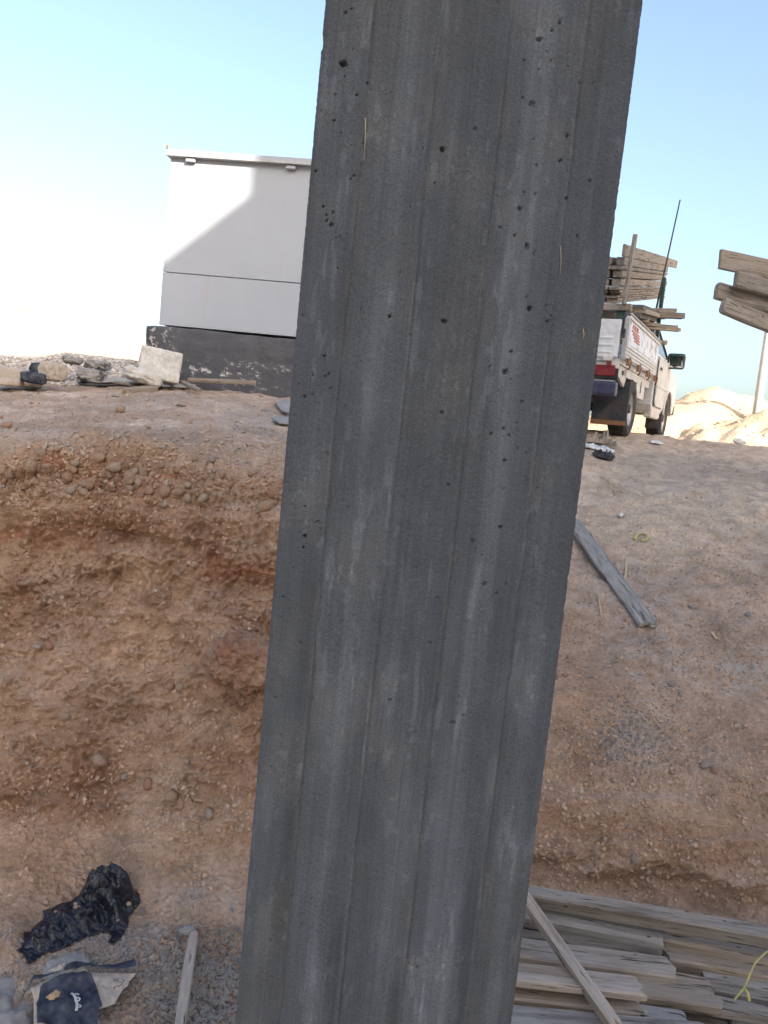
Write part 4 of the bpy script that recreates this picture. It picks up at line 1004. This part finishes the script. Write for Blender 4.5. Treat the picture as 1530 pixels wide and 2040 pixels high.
def write(txt, px, py, size_px, ang, mat, name):
    cu = bpy.data.curves.new(name, 'FONT'); cu.body = txt; cu.size = 1; cu.align_x = 'CENTER'; cu.align_y = 'CENTER'; cu.extrude = 0
    ob = bpy.data.objects.new(name, cu); COL.objects.link(ob); dg = bpy.context.evaluated_depsgraph_get()
    me = bpy.data.meshes.new_from_object(ob.evaluated_get(dg)); bpy.data.objects.remove(ob)
    A = np.array([v.co[:] for v in me.vertices]); c, s = math.cos(ang), math.sin(ang)
    W = []
    for a in A:
        x = px + size_px * (a[0] * c + a[1] * s); y = py - size_px * (-a[0] * s + a[1] * c)
        p, n = hit(x, y); W.append(p + Vector((0, -.25, .97)) * (paper_f(x, y, 60) + .0085) - pe.location)
    me.vertices.foreach_set('co', np.array([w[:] for w in W]).astype(np.float32).ravel()); me.update(); me.materials.clear()
    return link(name, me, mat, pe)
write('42.5H', 60 + 1140 / 6.375, 1930 + 365 / 6.375, 9.5, math.pi + .12, 'ink', 'lettering')
def stroke(pts, w, mat, name):
    L = [hit(60 + x / 6.375, 1930 + y / 6.375)[0] + Vector((0, -.25, .97)) * (paper_f(60 + x / 6.375, 1930 + y / 6.375, 60) + .0095) - pe.location for x, y in pts]
    return tube(name, L, w, mat, pe, 6, .3)
stroke([(1075, 465), (1078, 432), (1092, 438), (1104, 428), (1116, 440), (1130, 424), (1142, 432), (1160, 415), (1185, 405)], .0011, 'ink', 'lettering')
stroke([(538, 520), (565, 548), (585, 580), (600, 625), (612, 665), (608, 705), (600, 745)], .0034, 'whiteink', 'arabic_lettering')
stroke([(580, 548), (605, 540), (635, 545)], .0024, 'whiteink', 'arabic_lettering')
stroke([(600, 600), (625, 585), (645, 605), (632, 625), (605, 628)], .0026, 'whiteink', 'arabic_lettering')
stroke([(608, 690), (625, 672), (650, 678), (655, 700), (630, 712)], .0026, 'whiteink', 'arabic_lettering')
def chunk(px, py, s, mat, name, label, rot, seed):
    p, n = hit(px, py); o = link(name, rough_box(name, s, seed, .003, 4, .006), mat, None, Matrix.Translation(p + Vector((0, 0, .05))) @ Matrix.Rotation(rot, 4, 'Z') @ Matrix.Rotation(.5, 4, 'Y'))
    return tag(o, label, 'offcut')
chunk(60 + 275 / 6.375, 1930 + 605 / 6.375, (.02, .034, .024), 'wood_break', 'wood_offcut', 'small square wood offcut lying on the navy printed sack paper', -.5, 61.)
for i, (x, y, s_) in enumerate([(485, 250, .012), (500, 290, .013), (487, 315, .012), (360, 297, .012), (752, 365, .008), (820, 293, .013), (745, 103, .012), (832, 85, .01)]):
    p, n = hit(x / 3.1875, 1740 + y / 3.1875); d = bag_lift(x / 3.1875, 1740 + y / 3.1875, 30)
    link('pebble', PEB[i % 7], None, ground, Matrix.Translation(p + Vector((0, -.25, .97)) * (d + .004)) @ Matrix.Rotation(i, 4, 'Z') @ Matrix.Scale(s_ * .62, 4))
o = tag(link('stone_boulder', rough_box('stone_boulder', (.11, .085, .05), 71., .010, 10, .02), 'rubble', None, Matrix.Translation(hit(132, 1948)[0] + Vector((0, 0, .02))) @ Matrix.Rotation(.7, 4, 'Z')), 'rounded pale grey stone above the sack paper', 'stone')
o = tag(link('cement_crust', rough_box('cement_crust', (.20, .26, .07), 73., .02, 16, .04), 'rubble', None, Matrix.Translation(hit(20, 2020)[0] + Vector((-.03, 0, -.01))) @ Matrix.Rotation(.5, 4, 'Z')), 'hardened pale cement crust in the bottom left corner', 'cement crust')
# nailed batten by the column
A = hit(383, 1878)[0] + Vector((0, 0, .04)); B = at_z(352, 2075, .075)
tag(plank('wood_batten', A, B, .024, .035, 'wood_pale', (-.15, 0, 1), (.008, .0), rnd=.004), 'slim pale batten with a mortar blob at its end, left of the column', 'batten')
bl = link('mortar_blob', rough_box('mortar_blob', (.05, .028, .024), 75., .006, 8, .012), 'rubble', None, Matrix.Translation(A + Vector((-.018, .01, -.012))) @ Matrix.Rotation(.25, 4, 'Z'))
tag(bl, 'small grey mortar blob stuck at the far end of the slim batten', 'mortar')

# plank pile, right of the column: ends as pixel + height of the top face
def pz(name, a, b, za, zb_, w, t, mat, label, brk=(.0, .012), up=(0, 0, 1), **kw):
    return tag(plank(name, at_z(a[0], a[1], za), at_z(b[0], b[1], zb_), w * .90, t, mat, up, brk, **kw), label, 'plank', 'planks piled in the pit')
pz('wood_plank', (960, 1756), (1600, 1866), .20, .185, .050, .05, 'wood_grey', 'long grey beam at the back of the plank pile, against the bank', up=(0, -.25, 1), wane=.002)
pz('wood_plank', (960, 1782), (1386, 1848), .125, .125, .05, .04, 'wood_grey', 'thin grey-green board lying just under the rear beam', up=(0, -.3, 1))
pz('wood_plank', (990, 1798), (1322, 1862), .14, .125, .070, .055, 'wood_blue', 'bluish thick beam with square end, second from the bank', up=(0, -.1, 1), rnd=.010)
pz('wood_plank', (1310, 1858), (1640, 1920), .105, .105, .062, .05, 'wood_tan', 'beige beam continuing behind the square end of the bluish beam', (.01, 0))
pz('wood_plank', (1000, 1850), (1300, 1893), .10, .085, .04, .03, 'wood_dark', 'thin dark splintered strip below the bluish beam', (.0, .09))
pz('wood_plank', (1000, 1880), (1350, 1926), .115, .110, .098, .028, 'wood_grey', 'wide grey board with rounded right end in the middle of the pile', (.0, .01), endround=.03)
pz('wood_plank', (1320, 1893), (1640, 1950), .085, .085, .075, .05, 'wood_tan', 'broad brownish board right of the rounded grey board', (.02, 0))
pz('wood_plank', (1250, 1950), (1442, 1978), .092, .088, .130, .034, 'wood_tan', 'wide tan plank with ragged split end, right of the diagonal batten', (.0, .045), wane=.003)
pz('wood_plank', (980, 1925), (1288, 1964), .165, .158, .082, .024, 'wood_pale', 'palest board of the pile with a broken right end', (.0, .03))
pz('wood_plank', (980, 1962), (1306, 2003), .118, .112, .085, .055, 'wood_tan', 'thick splintered beam under the palest board', (.0, .09), wane=.002)
pz('wood_plank', (940, 2018), (1420, 2062), .12, .12, .09, .05, 'wood_blue', 'nearest bluish board of the pile along the bottom edge', up=(0, -.1, 1))
pz('wood_plank', (1280, 2016), (1378, 2030), .085, .08, .07, .04, 'wood_blue', 'short bluish end poking out below the ragged plank', (.0, .03))
pz('wood_plank', (1400, 1937), (1660, 1985), .065, .065, .05, .035, 'wood_blue', 'narrow bluish board at the lower right of the pile')
pz('wood_plank', (1420, 1960), (1660, 2006), .055, .055, .05, .03, 'wood_grey', 'narrow greenish board below the narrow bluish one')
pz('wood_plank', (1380, 1985), (1660, 2042), .072, .072, .06, .03, 'wood_grey', 'grey board at the lower right edge over a dark gap')
pz('wood_plank', (1330, 2010), (1620, 2100), .03, .03, .10, .025, 'wood_dark', 'dark board lying under the lower right of the pile')
for q, (a, b) in enumerate([((1000, 1800), (1000, 2060)), ((1480, 1880), (1480, 2120))]):
    pz('wood_bearer', a, b, .045, .045, .07, .045, 'wood_dark', ['dark bearer under the pile next to the column', 'dark bearer under the right half of the pile'][q])
ob = tag(plank('wood_batten', at_z(1030, 1758, .235), at_z(1236, 2046, .165), .036, .042, 'wood_pale', (-.28, 0, 1), (.0, .03), wane=.003), 'weathered pale batten lying diagonally across the plank pile', 'batten')
p_ = at_z(1340, 1847, .115)
tag(link('stone_cobble', stone_me('stone_cobble', 31, 3, (1, .8, .7), .2), 'pebble', None, Matrix.Translation(p_) @ Matrix.Scale(.022, 4)), 'brown pebble wedged between two boards of the pile', 'pebble')
def strap(name, pts, rad, label, z=None, flat=.35, mat='yellow', cat='strap'):
    L = []
    for p in pts:
        if len(p) == 3: L.append(at_z(*p))
        else: L.append(hit(*p)[0] + Vector((0, 0, rad)))
    c = L[0].copy(); L2 = []
    for i in range(len(L) - 1):
        for k in range(4): L2.append(L[i].lerp(L[i + 1], k / 4) - c)
    L2.append(L[-1] - c)
    for _ in range(2): L2 = [L2[0]] + [(L2[i - 1] + L2[i] * 2 + L2[i + 1]) / 4 for i in range(1, len(L2) - 1)] + [L2[-1]]
    o = tube(name, L2, rad, mat, None, 7, flat); o.location = c; return tag(o, label, cat)
s1 = strap('plastic_strap', [(1462, 1993, .10), (1472, 1980, .115), (1483, 1968, .12), (1490, 1950, .13), (1503, 1918, .15), (1530, 1893, .16), (1560, 1880, .17)], .0028, 'knotted yellow strap lying on the right end of the plank pile')
tube('knot_tail', [at_z(1483, 1968, .122) - s1.location, at_z(1490, 1978, .115) - s1.location, at_z(1493, 1995, .10) - s1.location], .0045, 'yellow', s1, 6, .4)
strap('plastic_strap', [(1264, 1078), (1268, 1068), (1280, 1065), (1292, 1070), (1288, 1078), (1278, 1081)], .011, 'curled yellow strap on the sandy slope beside the grey plank', flat=.25)
s2 = strap('straw_tuft', [(1196, 951), (1212, 962), (1226, 970), (1244, 983)], .007, 'wisp of yellow straw high on the sandy slope', mat='twig', cat='straw')
for dx, dy, ex, ey in ((0, 8, 30, 30), (6, -2, 30, 34), (14, 10, 44, 30)):
    tube('straw_blade', [hit(1196 + dx, 953 + dy)[0] + Vector((0, 0, .01)) - s2.location, hit(1196 + (dx + ex) / 2, 953 + (dy + ey) / 2)[0] + Vector((0, 0, .03)) - s2.location, hit(1196 + ex, 953 + ey)[0] + Vector((0, 0, .01)) - s2.location], .003, 'twig', s2, 5)
strap('twig', [(1246, 1115), (1247, 1140), (1243, 1158), (1242, 1176)], .006, 'pale bent twig beside the grey plank on the slope', mat='twig', cat='twig', flat=1)
strap('twig', [(1191, 1186), (1194, 1205), (1198, 1230)], .004, 'thin straw below the grey plank on the slope', mat='twig', cat='twig', flat=1)
strap('twig', [(1417, 1262), (1422, 1270), (1428, 1277)], .008, 'short white splinter on the slope', mat='twig', cat='twig', flat=.6)
lay_px('wood_plank', (1138, 1050), (1292, 1266), .098, .026, 'wood_blue', 'flat grey plank lying alone on the sandy slope', 'plank', (.0, .05), up_off=.004)
# rags and litter below the truck
zr = lambda L: [(1120 + x / 7.286, 860 + y / 7.286) for x, y in L]
tag(sheet('sack_rag', zr([(280, 170), (350, 140), (400, 165), (480, 150), (500, 200), (520, 150), (640, 150), (720, 215), (790, 270), (760, 295), (640, 250), (480, 225), (330, 200)]), 'cardbrown', crumple(.10, .10, 3., .05, 5), 2, .012, smooth=False), 'folded brown cardboard lying on the dirt below the pickup', 'cardboard')
tag(sheet('sack_rag', zr([(280, 200), (330, 205), (640, 262), (760, 320), (700, 350), (600, 320), (460, 280), (300, 245)]), 'litter', crumple(.12, .06, 5., .02, 5), 2, .01, smooth=False), 'white paper strip under the brown cardboard', 'paper')
tag(sheet('sack_rag', zr([(430, 350), (470, 310), (560, 340), (680, 365), (765, 400), (730, 440), (640, 430), (530, 400)]), 'felt', crumple(.12, .09, 7., .02, 5), 2, .01, smooth=False), 'dark crumpled rag below the brown cardboard', 'rag')
tag(sheet('paper_litter', [(1294, 884), (1298, 879), (1310, 881), (1322, 886), (1316, 888)], 'litter', crumple(.2, .01, 4., .015, 4), 2.5, .006), 'flattened white plastic litter behind the pickup wheels', 'litter')
tag(sheet('paper_litter', [(1459, 880), (1461, 874), (1470, 873), (1484, 879), (1486, 885), (1470, 886)], 'litter', crumple(.2, .04, 6., .0, 4), 2.5, .006, Yfix=9.6), 'white plastic bag on the crest below the pole', 'litter')
tag(sheet('paper_litter', [(1231, 1030), (1236, 1024), (1241, 1029), (1237, 1034)], 'litter', crumple(.2, .02, 8., .01, 4), 2.0, .004), 'tiny white scrap high on the slope', 'litter')

# ================================================================ POLE and the planks at the right edge
pb_ = at(1507, 822, 21.5); pt_ = at(1525, 650, 21.5)
pole_dir = (pt_ - pb_).normalized()
base = Vector((pb_.x, 21.5, 1.4))
pole = empty('lamp_pole', Matrix.Translation(base)); tag(pole, 'pale straight pole standing behind the sand heap at the right edge', 'pole')
tube('shaft', [(0, 0, 0), (0, 0, 3.5), (.0, 0, 7.5)], [.115, .105, .085], 'pole', pole, 20)
tube('arm', [(0, 0, 7.4), (.3, -.2, 7.7), (1.2, -.8, 7.8)], .05, 'pole', pole, 10)
box('base_plate', (0, 0, .05), (.4, .4, .06), 'steel', pole, .01)
rk = [((1434, 516), (1640, 560), 6.2, .105, .03, 'wood_tan', 'topmost smooth board of the stack jutting in at the right edge', 0.0, 1),
      ((1464, 556), (1640, 607), 6.05, .085, .05, 'wood_tan', 'second board of the stack jutting in at the right edge, shortest', .02, 0),
      ((1424, 578), (1640, 640), 6.1, .085, .05, 'wood_grey', 'third board of the right-edge stack, reaching farthest left', .03, 0),
      ((1437, 607), (1640, 690), 6.0, .085, .05, 'wood_grey', 'lowest board of the stack jutting in at the right edge', .03, 0)]
for a, b, Y, w, t, mat, lab, br, kind in rk:
    A = at(*a, Y); B = at(*b, Y + .25); B = A + (B - A) * 2.6
    tag(plank('wood_plank', A, B, w * 1.45, t, mat, Vector((0, -1, .12)), (br, 0), top=False, wane=.003 if not kind else .001, rnd=.010 if not kind else .003), lab, 'plank', 'boards jutting in at the right edge')
tr = at(1700, 640, 6.3)
tre = empty('timber_rack', Matrix.Translation((tr.x, tr.y, gz(tr.x, tr.y)))); tag(tre, 'steel rack outside the picture carrying the boards at the right edge', 'rack')
hh = tr.z - gz(tr.x, tr.y) + .1
for dx in (0, .9):
    for dy2 in (-.2, .2): box('post', (dx, dy2, hh / 2), (.06, .06, hh + .3), 'steel', tre, .004)
    box('cross_bar', (dx, 0, hh - .25 - dx * .28), (.05, .5, .05), 'steel', tre, .004)

# ================================================================ PICKUP
RW = at(1251, 871, 9.3)                                        # where the rear right tyre stands (outer edge)
vp = ray(1545, 900); tf = vp.normalized()
tz = Vector((0, 0, 1)); tz = (tz - tf * tz.dot(tf)).normalized(); ty = tz.cross(tf)
HW = .80
TM = frame(RW + ty * HW, tf, tz)
truck = empty('pickup_truck', TM)
tag(truck, 'dusty white drop-side pickup truck parked on the crest, loaded with timber', 'pickup truck')
R_T = .335
def wheel(x, s):
    w = bpy.data.objects.new('wheel', None); COL.objects.link(w); w.parent = truck; w.location = (x, s * (HW - .11), R_T)
    o = lathe_y('tyre', [(.20, -.095), (.235, -.108), (.29, -.112), (.318, -.10), (R_T, -.075), (R_T + .002, 0), (R_T, .075), (.318, .10), (.29, .112), (.235, .108), (.20, .095)], 'rubber', w, 44)
    k = s
    lathe_y('rim', [(.0, .055 * k), (.07, .06 * k), (.09, .035 * k), (.15, .02 * k), (.17, .06 * k), (.205, .085 * k), (.21, .10 * k), (.20, .02 * k), (.20, -.09 * k)], 'steel', w, 32)
    lathe_y('hub', [(.0, .095 * k), (.045, .095 * k), (.055, .075 * k), (.06, .03 * k)], 'dark', w, 18)
    bm = bmesh.new()
    for i in range(36):
        a = 2 * math.pi * i / 36
        for yy in (-.06, 0, .06):
            box_bm(bm, (0, 0, 0), (.035, .045, .012), 0, Matrix.Rotation(-a, 4, 'Y') @ Matrix.Translation((0, yy, R_T + .004)))
    me = bpy.data.meshes.new('tread'); bm.to_mesh(me); bm.free(); t_ = link('tread', me, 'rubber', w); t_['kind'] = 'stuff'
    for i in range(5):
        a = i * 2 * math.pi / 5; lathe_y('wheel_nut', [(0, .06 * k), (.012, .06 * k), (.012, .03 * k)], 'dark', w, 6, (.085 * math.cos(a), 0, .085 * math.sin(a)))
    return w
WB = 3.05
for x in (0, WB):
    for s in (-1, 1): wheel(x, s)
# chassis
for s in (-1, 1): box('chassis_rail', (1.3, s * .38, .52), (4.4, .08, .12), 'dark', truck, .01)
box('rear_axle', (0, 0, R_T), (.10, 1.3, .10), 'dark', truck, .03)
box('axle_housing', (0, 0, R_T), (.26, .28, .26), 'dark', truck, .08)
box('underbody', (1.7, 0, .56), (4.0, 1.1, .10), 'dark', truck, .02)
box('fuel_tank', (1.3, -.35, .42), (.8, .4, .22), 'dark', truck, .04)
# bed
BX0, BX1, BW, BZ0, BZ1 = -.92, 1.45, .80, .835, 1.255
box('bed_floor', ((BX0 + BX1) / 2, 0, BZ0 - .03), (BX1 - BX0, 2 * BW - .06, .06), 'whitedusty', truck, .006)
for s in (-1, 1):
    side = box('side_panel', ((BX0 + BX1) / 2, s * BW, (BZ0 + BZ1) / 2), (BX1 - BX0, .03, BZ1 - BZ0), 'white', truck, .004)
    L_ = BX1 - BX0
    for k in range(4): box('rib', (0, s * .019, -.19 + k * .038), (L_ - .04, .014, .020), 'whitedusty', side, .004)
    if s < 0:
        box('printed_panel', (.0, s * .0175, .075), (L_ - .12, .006, .235), 'decal', side)
        for k in range(4):
            box('red_print', (-L_ / 2 + .42 + k * .05, s * .0225, .11 - k * .028), (.50 - .05 * k, .005, .017), 'redprint', side)
        for k, (dx, w_) in enumerate([(.05, .05), (.14, .035), (.20, .06), (.30, .03), (.36, .05)]):
            box('red_letter', (-L_ / 2 + .18 + dx, s * .0225, .155), (w_, .005, .05), 'redprint', side, 0)
    box('top_rail', (0, s * .004, .225), (L_, .055, .035), 'whitedusty', side, .008)
    tube('rail_tube', [(-L_ / 2, s * .02, .262), (0, s * .02, .266), (L_ / 2, s * .02, .262)], .014, 'steel', side, 8)
    for k in range(4):
        hx = -L_ / 2 + .12 + k * .70
        hk = box('hinge', (hx, s * .03, -.235), (.05, .03, .08), 'rust', side, .006)
        tube('hook', [(0, s * .02, .05), (0, s * .035, .0), (0, s * .025, -.06), (.015, s * .005, -.08)], .010, 'rust', hk, 7)
tg = box('tailgate', (BX0 - .018, 0, (BZ0 + BZ1) / 2 + .0), (.03, 2 * BW - .12, BZ1 - BZ0 - .02), 'white', truck, .005)
for k in range(3): box('rib', (-.018, 0, -.15 + k * .075), (.012, 2 * BW - .26, .022), 'white', tg, .004)
tube('hinge_rod', [(-.02, -BW + .12, -.24), (-.02, BW - .12, -.24)], .012, 'steel', tg, 8)
for s in (-1, 1):
    box('corner_post', (BX0 + .0, s * (BW - .005), (BZ0 + BZ1) / 2), (.07, .05, BZ1 - BZ0 + .02), 'steel', truck, .006)
    lt = box('latch', (BX0 - .03, s * (BW - .03), BZ1 - .16), (.03, .045, .10), 'dark', truck, .006)
    box('hinge_block', (BX0 - .03, s * (BW - .16), BZ0 - .01), (.05, .10, .05), 'whitedusty', truck, .01)
box('rear_sill', (BX0 + .02, 0, BZ0 - .075), (.06, 2 * BW - .08, .07), 'whitedusty', truck, .008)
# lower skirt boxes right and left
for s in (-1, 1):
    prism('rear_skirt', [(BX0 + .05, BZ0 - .065), (-.38, BZ0 - .065), (-.38, .62), (-.46, .56), (BX0 + .05, .66)], s * (BW - .045), s * (BW - .075), 'whitedusty', truck)
    box('skirt_strip', (.45, s * (BW - .06), BZ0 - .11), (1.9, .03, .10), 'whitedusty', truck, .004)
    prism('front_skirt', [(.42, BZ0 - .16), (1.05, BZ0 - .16), (1.05, .50), (.52, .50), (.42, .60)], s * (BW - .045), s * (BW - .075), 'whitedusty', truck)
    box('skirt_lock', (.72, s * (BW - .043), .64), (.02, .012, .14), 'dark', truck)
    box('filler_cap', (-.62, s * (BW - .043), BZ0 - .13), (.09, .02, .05), 'dark', truck, .008)
    fl = box('mud_flap', (-.40, s * .62, .37), (.014, .40, .50), 'flap', truck, .003)
    box('flap_weight', (-.010, 0, -.22), (.012, .40, .05), 'rust', fl, .003)
    tl = box('tail_light', (BX0 + .01, s * .58, .70), (.05, .30, .12), 'red', truck, .012)
    box('lamp_frame', (.02, 0, 0), (.04, .36, .17), 'dark', tl, .01)
    prism('reflector', [(BX0 - .04, BZ0 - .09), (BX0 - .02, BZ0 - .09), (BX0 - .02, BZ0 - .03), (BX0 - .04, BZ0 - .03)], s * .66 - .025, s * .66 + .025, 'red', truck)
bp = box('rear_bumper', (BX0 - .06, 0, .50), (.16, 1.56, .16), 'navy', truck, .03)
box('step_plate', (-.02, 0, .078), (.12, 1.5, .012), 'steel', bp, .003)
# cab: outline in side view with a wheel arch
def arch(cx, r, n=12, a0=10, a1=170):
    return [(cx + r * math.cos(math.radians(a0 + (a1 - a0) * i / n)), R_T + r * math.sin(math.radians(a0 + (a1 - a0) * i / n))) for i in range(n + 1)]
body = [(1.50, .46), (1.50, 1.10), (1.53, 1.14)] + [(2.85, 1.14), (3.35, 1.10), (3.80, 1.02), (3.92, .90), (3.95, .62), (3.90, .44)] + arch(WB, .42, 12, 6, 174) + [(2.52, .40), (2.4, .38), (1.56, .38)]
prism('body', body, -.815, .815, 'white', truck, lambda z: .03 * max(0, (z - .95) / .2) + .03 * max(0, (.55 - z) / .2), .012)
green_h = [(1.52, 1.145), (1.60, 1.60), (1.72, 1.675), (2.30, 1.68), (2.44, 1.64), (3.02, 1.145)]
prism('cabin_shell', green_h, -.775, .775, 'white', truck, lambda z: .17 * (z - 1.14) / .54, .015)
for s in (-1, 1):
    ys = lambda z: s * (.775 - .17 * (z - 1.14) / .54 + .006)
    W_ = [(1.64, 1.20), (1.70, 1.57), (2.36, 1.58), (2.80, 1.20)]
    V = [(x, ys(z), z) for x, z in W_]; V += [(x, ys(z) - s * .012, z) for x, z in W_]
    link('side_window', pydata('side_window', V, [(0, 1, 2, 3), (7, 6, 5, 4), (0, 4, 5, 1), (1, 5, 6, 2), (2, 6, 7, 3), (3, 7, 4, 0)]), 'glass', truck)
    tube('window_pillar', [(1.60, ys(1.16), 1.16), (1.68, ys(1.60), 1.60), (2.38, ys(1.615), 1.615), (2.88, ys(1.17), 1.17)], .018, 'dark', truck, 7)
    D_ = [(1.62, .52), (1.62, 1.13), (2.86, 1.13), (2.86, .80), (2.62, .62), (2.50, .46), (1.70, .46)]
    dr = prism('door', D_, s * .812, s * .826, 'whitedusty', truck, None, .004)
    hd = box('door_handle', (1.78, s * .832, .98), (.13, .02, .035), 'dark', dr, .006)
    box('rub_strip', (2.2, s * .828, .74), (1.1, .012, .03), 'whitedusty', dr, .004)
    prism('sill_box', [(1.58, .30), (1.58, .46), (2.46, .46), (2.40, .30)], s * .70, s * .80, 'whitedusty', truck, None, .012)
    tube('wheel_arch_lip', [(x, s * .818, z) for x, z in arch(WB, .425, 14, 8, 172)], .018, 'whitedusty', truck, 7)
    box('front_mud_flap', (WB - .44, s * .70, .30), (.014, .22, .26), 'flap', truck, .003)
    mr = bpy.data.objects.new('wing_mirror', None); COL.objects.link(mr); mr.parent = truck; mr.location = (2.58, s * .915, 1.17)
    bm = bmesh.new(); box_bm(bm, (0, 0, 0), (.10, .25, .23), .045); me = bpy.data.meshes.new('mirror_housing'); bm.to_mesh(me); bm.free(); link('mirror_housing', me, 'green', mr)
    box('mirror_glass', (-.047, s * .005, -.005), (.006, .20, .18), 'mirror', mr, .002)
    tube('mirror_arm', [(0, -s * .08, -.07), (.0, -s * .16, -.10), (.02, -s * .21, -.10)], .022, 'dark', mr, 8)
    box('head_light', (3.92, s * .62, .82), (.06, .26, .14), 'mirror', truck, .02)
box('front_bumper', (3.98, 0, .52), (.12, 1.62, .18), 'dark', truck, .03)
prism('windscreen', [(2.46, 1.63), (2.475, 1.635), (3.025, 1.165), (3.01, 1.16)], -.60, .60, 'glass', truck)
prism('rear_window', [(1.555, 1.22), (1.565, 1.22), (1.615, 1.56), (1.605, 1.56)], -.52, .52, 'glass', truck)
# headboard behind the cab
for s in (-1, 1): box('headboard_post', (BX1 + .02, s * .76, 1.50), (.06, .05, 1.3), 'green', truck, .008)
box('headboard_bar', (BX1 + .02, 0, 1.72), (.05, 1.54, .05), 'green', truck, .008)
TI = TM.inverted()
def tw(v): return TM @ Vector(v)
rd = at(1313, 590, 10.75); rt = at(1355, 398, 10.75)
tag(tube('steel_rod', [rd - (rt - rd) * .55, rd, rd.lerp(rt, .5), rt], [.016, .014, .011, .009], 'dark'), 'thin dark rod rising above the timber load from behind the cab', 'rod')
# cross timber and stake on the tailgate
cz = at(1258, 612, 8.45)
ct = TI @ cz
tag(plank('wood_beam', tw((ct.x, ct.y, ct.z + .03)), tw((ct.x, .8, ct.z + .03)), .10, .07, 'wood_grey', tz, (0, 0)), 'grey cross beam lying over the tailgate under the timber stack', 'beam')
for s in (1, -1):
    hgt_ = ct.z - .04 - BZ1
    box('load_bracket', (ct.x + .03, s * (-ct.y - .10 if s < 0 else .7), BZ1 + hgt_ / 2), (.08, .10, max(hgt_, .02)), 'green', truck, .006)
st0 = at(1243, 606, 8.40); st1 = at(1266, 467, 8.40)
stk = plank('wood_stake', st0, st1, .040, .05, 'wood_grey', tf * -1 + ty * .2, (.0, .004), top=False); tag(stk, 'upright grey stake holding the timber stack on the pickup', 'stake')
# the timber stack: rows at its right face near the stake, direction of the boards
vps = ray(1516, 572).normalized()
sup = Vector((0, 0, 1)); sup = (sup - vps * sup.dot(vps)).normalized(); side_r = vps.cross(sup)     # to the right
rows = [(486, 511, .03, 'wood_grey', 4.9, .0), (511, 528, .09, 'wood_grey', 3.6, .1), (529, 537, .12, 'wood_grey', 3.8, 0), (538, 553, .10, 'wood_tan', 3.5, .05), (555, 570, .10, 'wood_tan', 3.9, .08), (571, 578, .11, 'wood_grey', 3.6, 0),
        (578.5, 584, .11, 'wood_tan', 3.8, .1), (584.5, 589, .12, 'wood_grey', 3.5, .2), (589.5, 594, .12, 'wood_tan', 4.0, .0), (594.5, 599, .12, 'wood_grey', 3.6, .04), (599.5, 604.5, .12, 'wood_tan', 3.9, 0)]
ordn = ['top', 'second', 'third', 'fourth', 'fifth', 'sixth', 'seventh', 'eighth', 'ninth', 'tenth', 'lowest']
YS = 8.5
for i, (ra, rb, w, mat, L, inn) in enumerate(rows):
    xx = lambda r: 1229 + (605 - r) * .15
    A = at(xx(ra), ra, YS); B = at(xx(rb), rb, YS); th = (A - B).length * .97; mid = (A + B) / 2
    for cidx in range(3):
        c0 = mid - side_r * (w / 2 + cidx * .135 + (.0 if cidx else 0)) + vps * (inn if cidx == 0 else inn * .5 + .06)
        if i == 0 and cidx: continue
        lab = ('%s board of the tall timber stack on the pickup, right-hand column', '%s board of the timber stack on the pickup, column next to the right-hand one', '%s board of the timber stack on the pickup, column half behind the concrete column')[cidx] % ordn[i]
        tag(plank('wood_board', c0, c0 + vps * (L * 1.22 + random.uniform(-.12, .12)), w, th, mat, sup, (.004, .05), top=False, wane=.003, rnd=.008), lab, 'board', 'boards in the timber stack on the pickup')
# dark boards bedded under the stack
vpd = ray(1500, 690).normalized()
for i, (r_, x_, L, mat) in enumerate([(611, 1262, 2.6, 'wood_dark'), (619, 1266, 2.3, 'wood_grey'), (628, 1256, 1.7, 'wood_dark')]):
    A = at(x_, r_, 8.9)
    tag(plank('wood_board', A, A + vpd * L, .22, .05, mat, sup, (.004, .02), top=False), ['uppermost', 'middle', 'lowest'][i] + ' of three shaded boards bedded between the stack and the side panel of the pickup', 'board', 'loose boards on the pickup')
# loose boards that stick out sideways under the stack
for i, (a, b, Y, w, t, mat, lab) in enumerate([
        ((1290, 618), (1346, 619), 10.4, .09, .05, 'wood_tan', 'upper short board jutting sideways under the stack'),
        ((1275, 626), (1362, 630), 10.2, .08, .075, 'wood_dark', 'thick dark board jutting farthest sideways from the load'),
        ((1245, 632), (1289, 636), 9.4, .10, .09, 'wood_tan', 'short square beam end beside the dark board'),
        ((1252, 644), (1312, 648), 9.9, .09, .045, 'wood_tan', 'short board jutting sideways over the side panel'),
        ((1290, 648), (1348, 652), 10.6, .09, .04, 'wood_grey', 'grey board jutting sideways behind the short one'),
        ((1262, 650), (1356, 658), 10.2, .08, .045, 'wood_tan', 'long tan board with ragged tip jutting sideways'),
        ((1280, 664), (1296, 667), 10.0, .16, .06, 'wood_dark', 'dark board end low over the bed rail'),
        ((1290, 682), (1327, 683), 10.9, .08, .06, 'wood_grey', 'lowest short board jutting sideways beside the cab'),
        ((1272, 672), (1300, 680), 10.1, .12, .05, 'wood_tan', 'tan board end resting on the bed rail')]):
    A = at(*a, Y); B = at(*b, Y + .12); A = A - (B - A).normalized() * .55
    tag(plank('wood_board', A, B, w, t, mat, (0, 0, 1), (0, .012 if i != 5 else .04), top=False), lab + ' on the pickup', 'board', 'loose boards on the pickup')
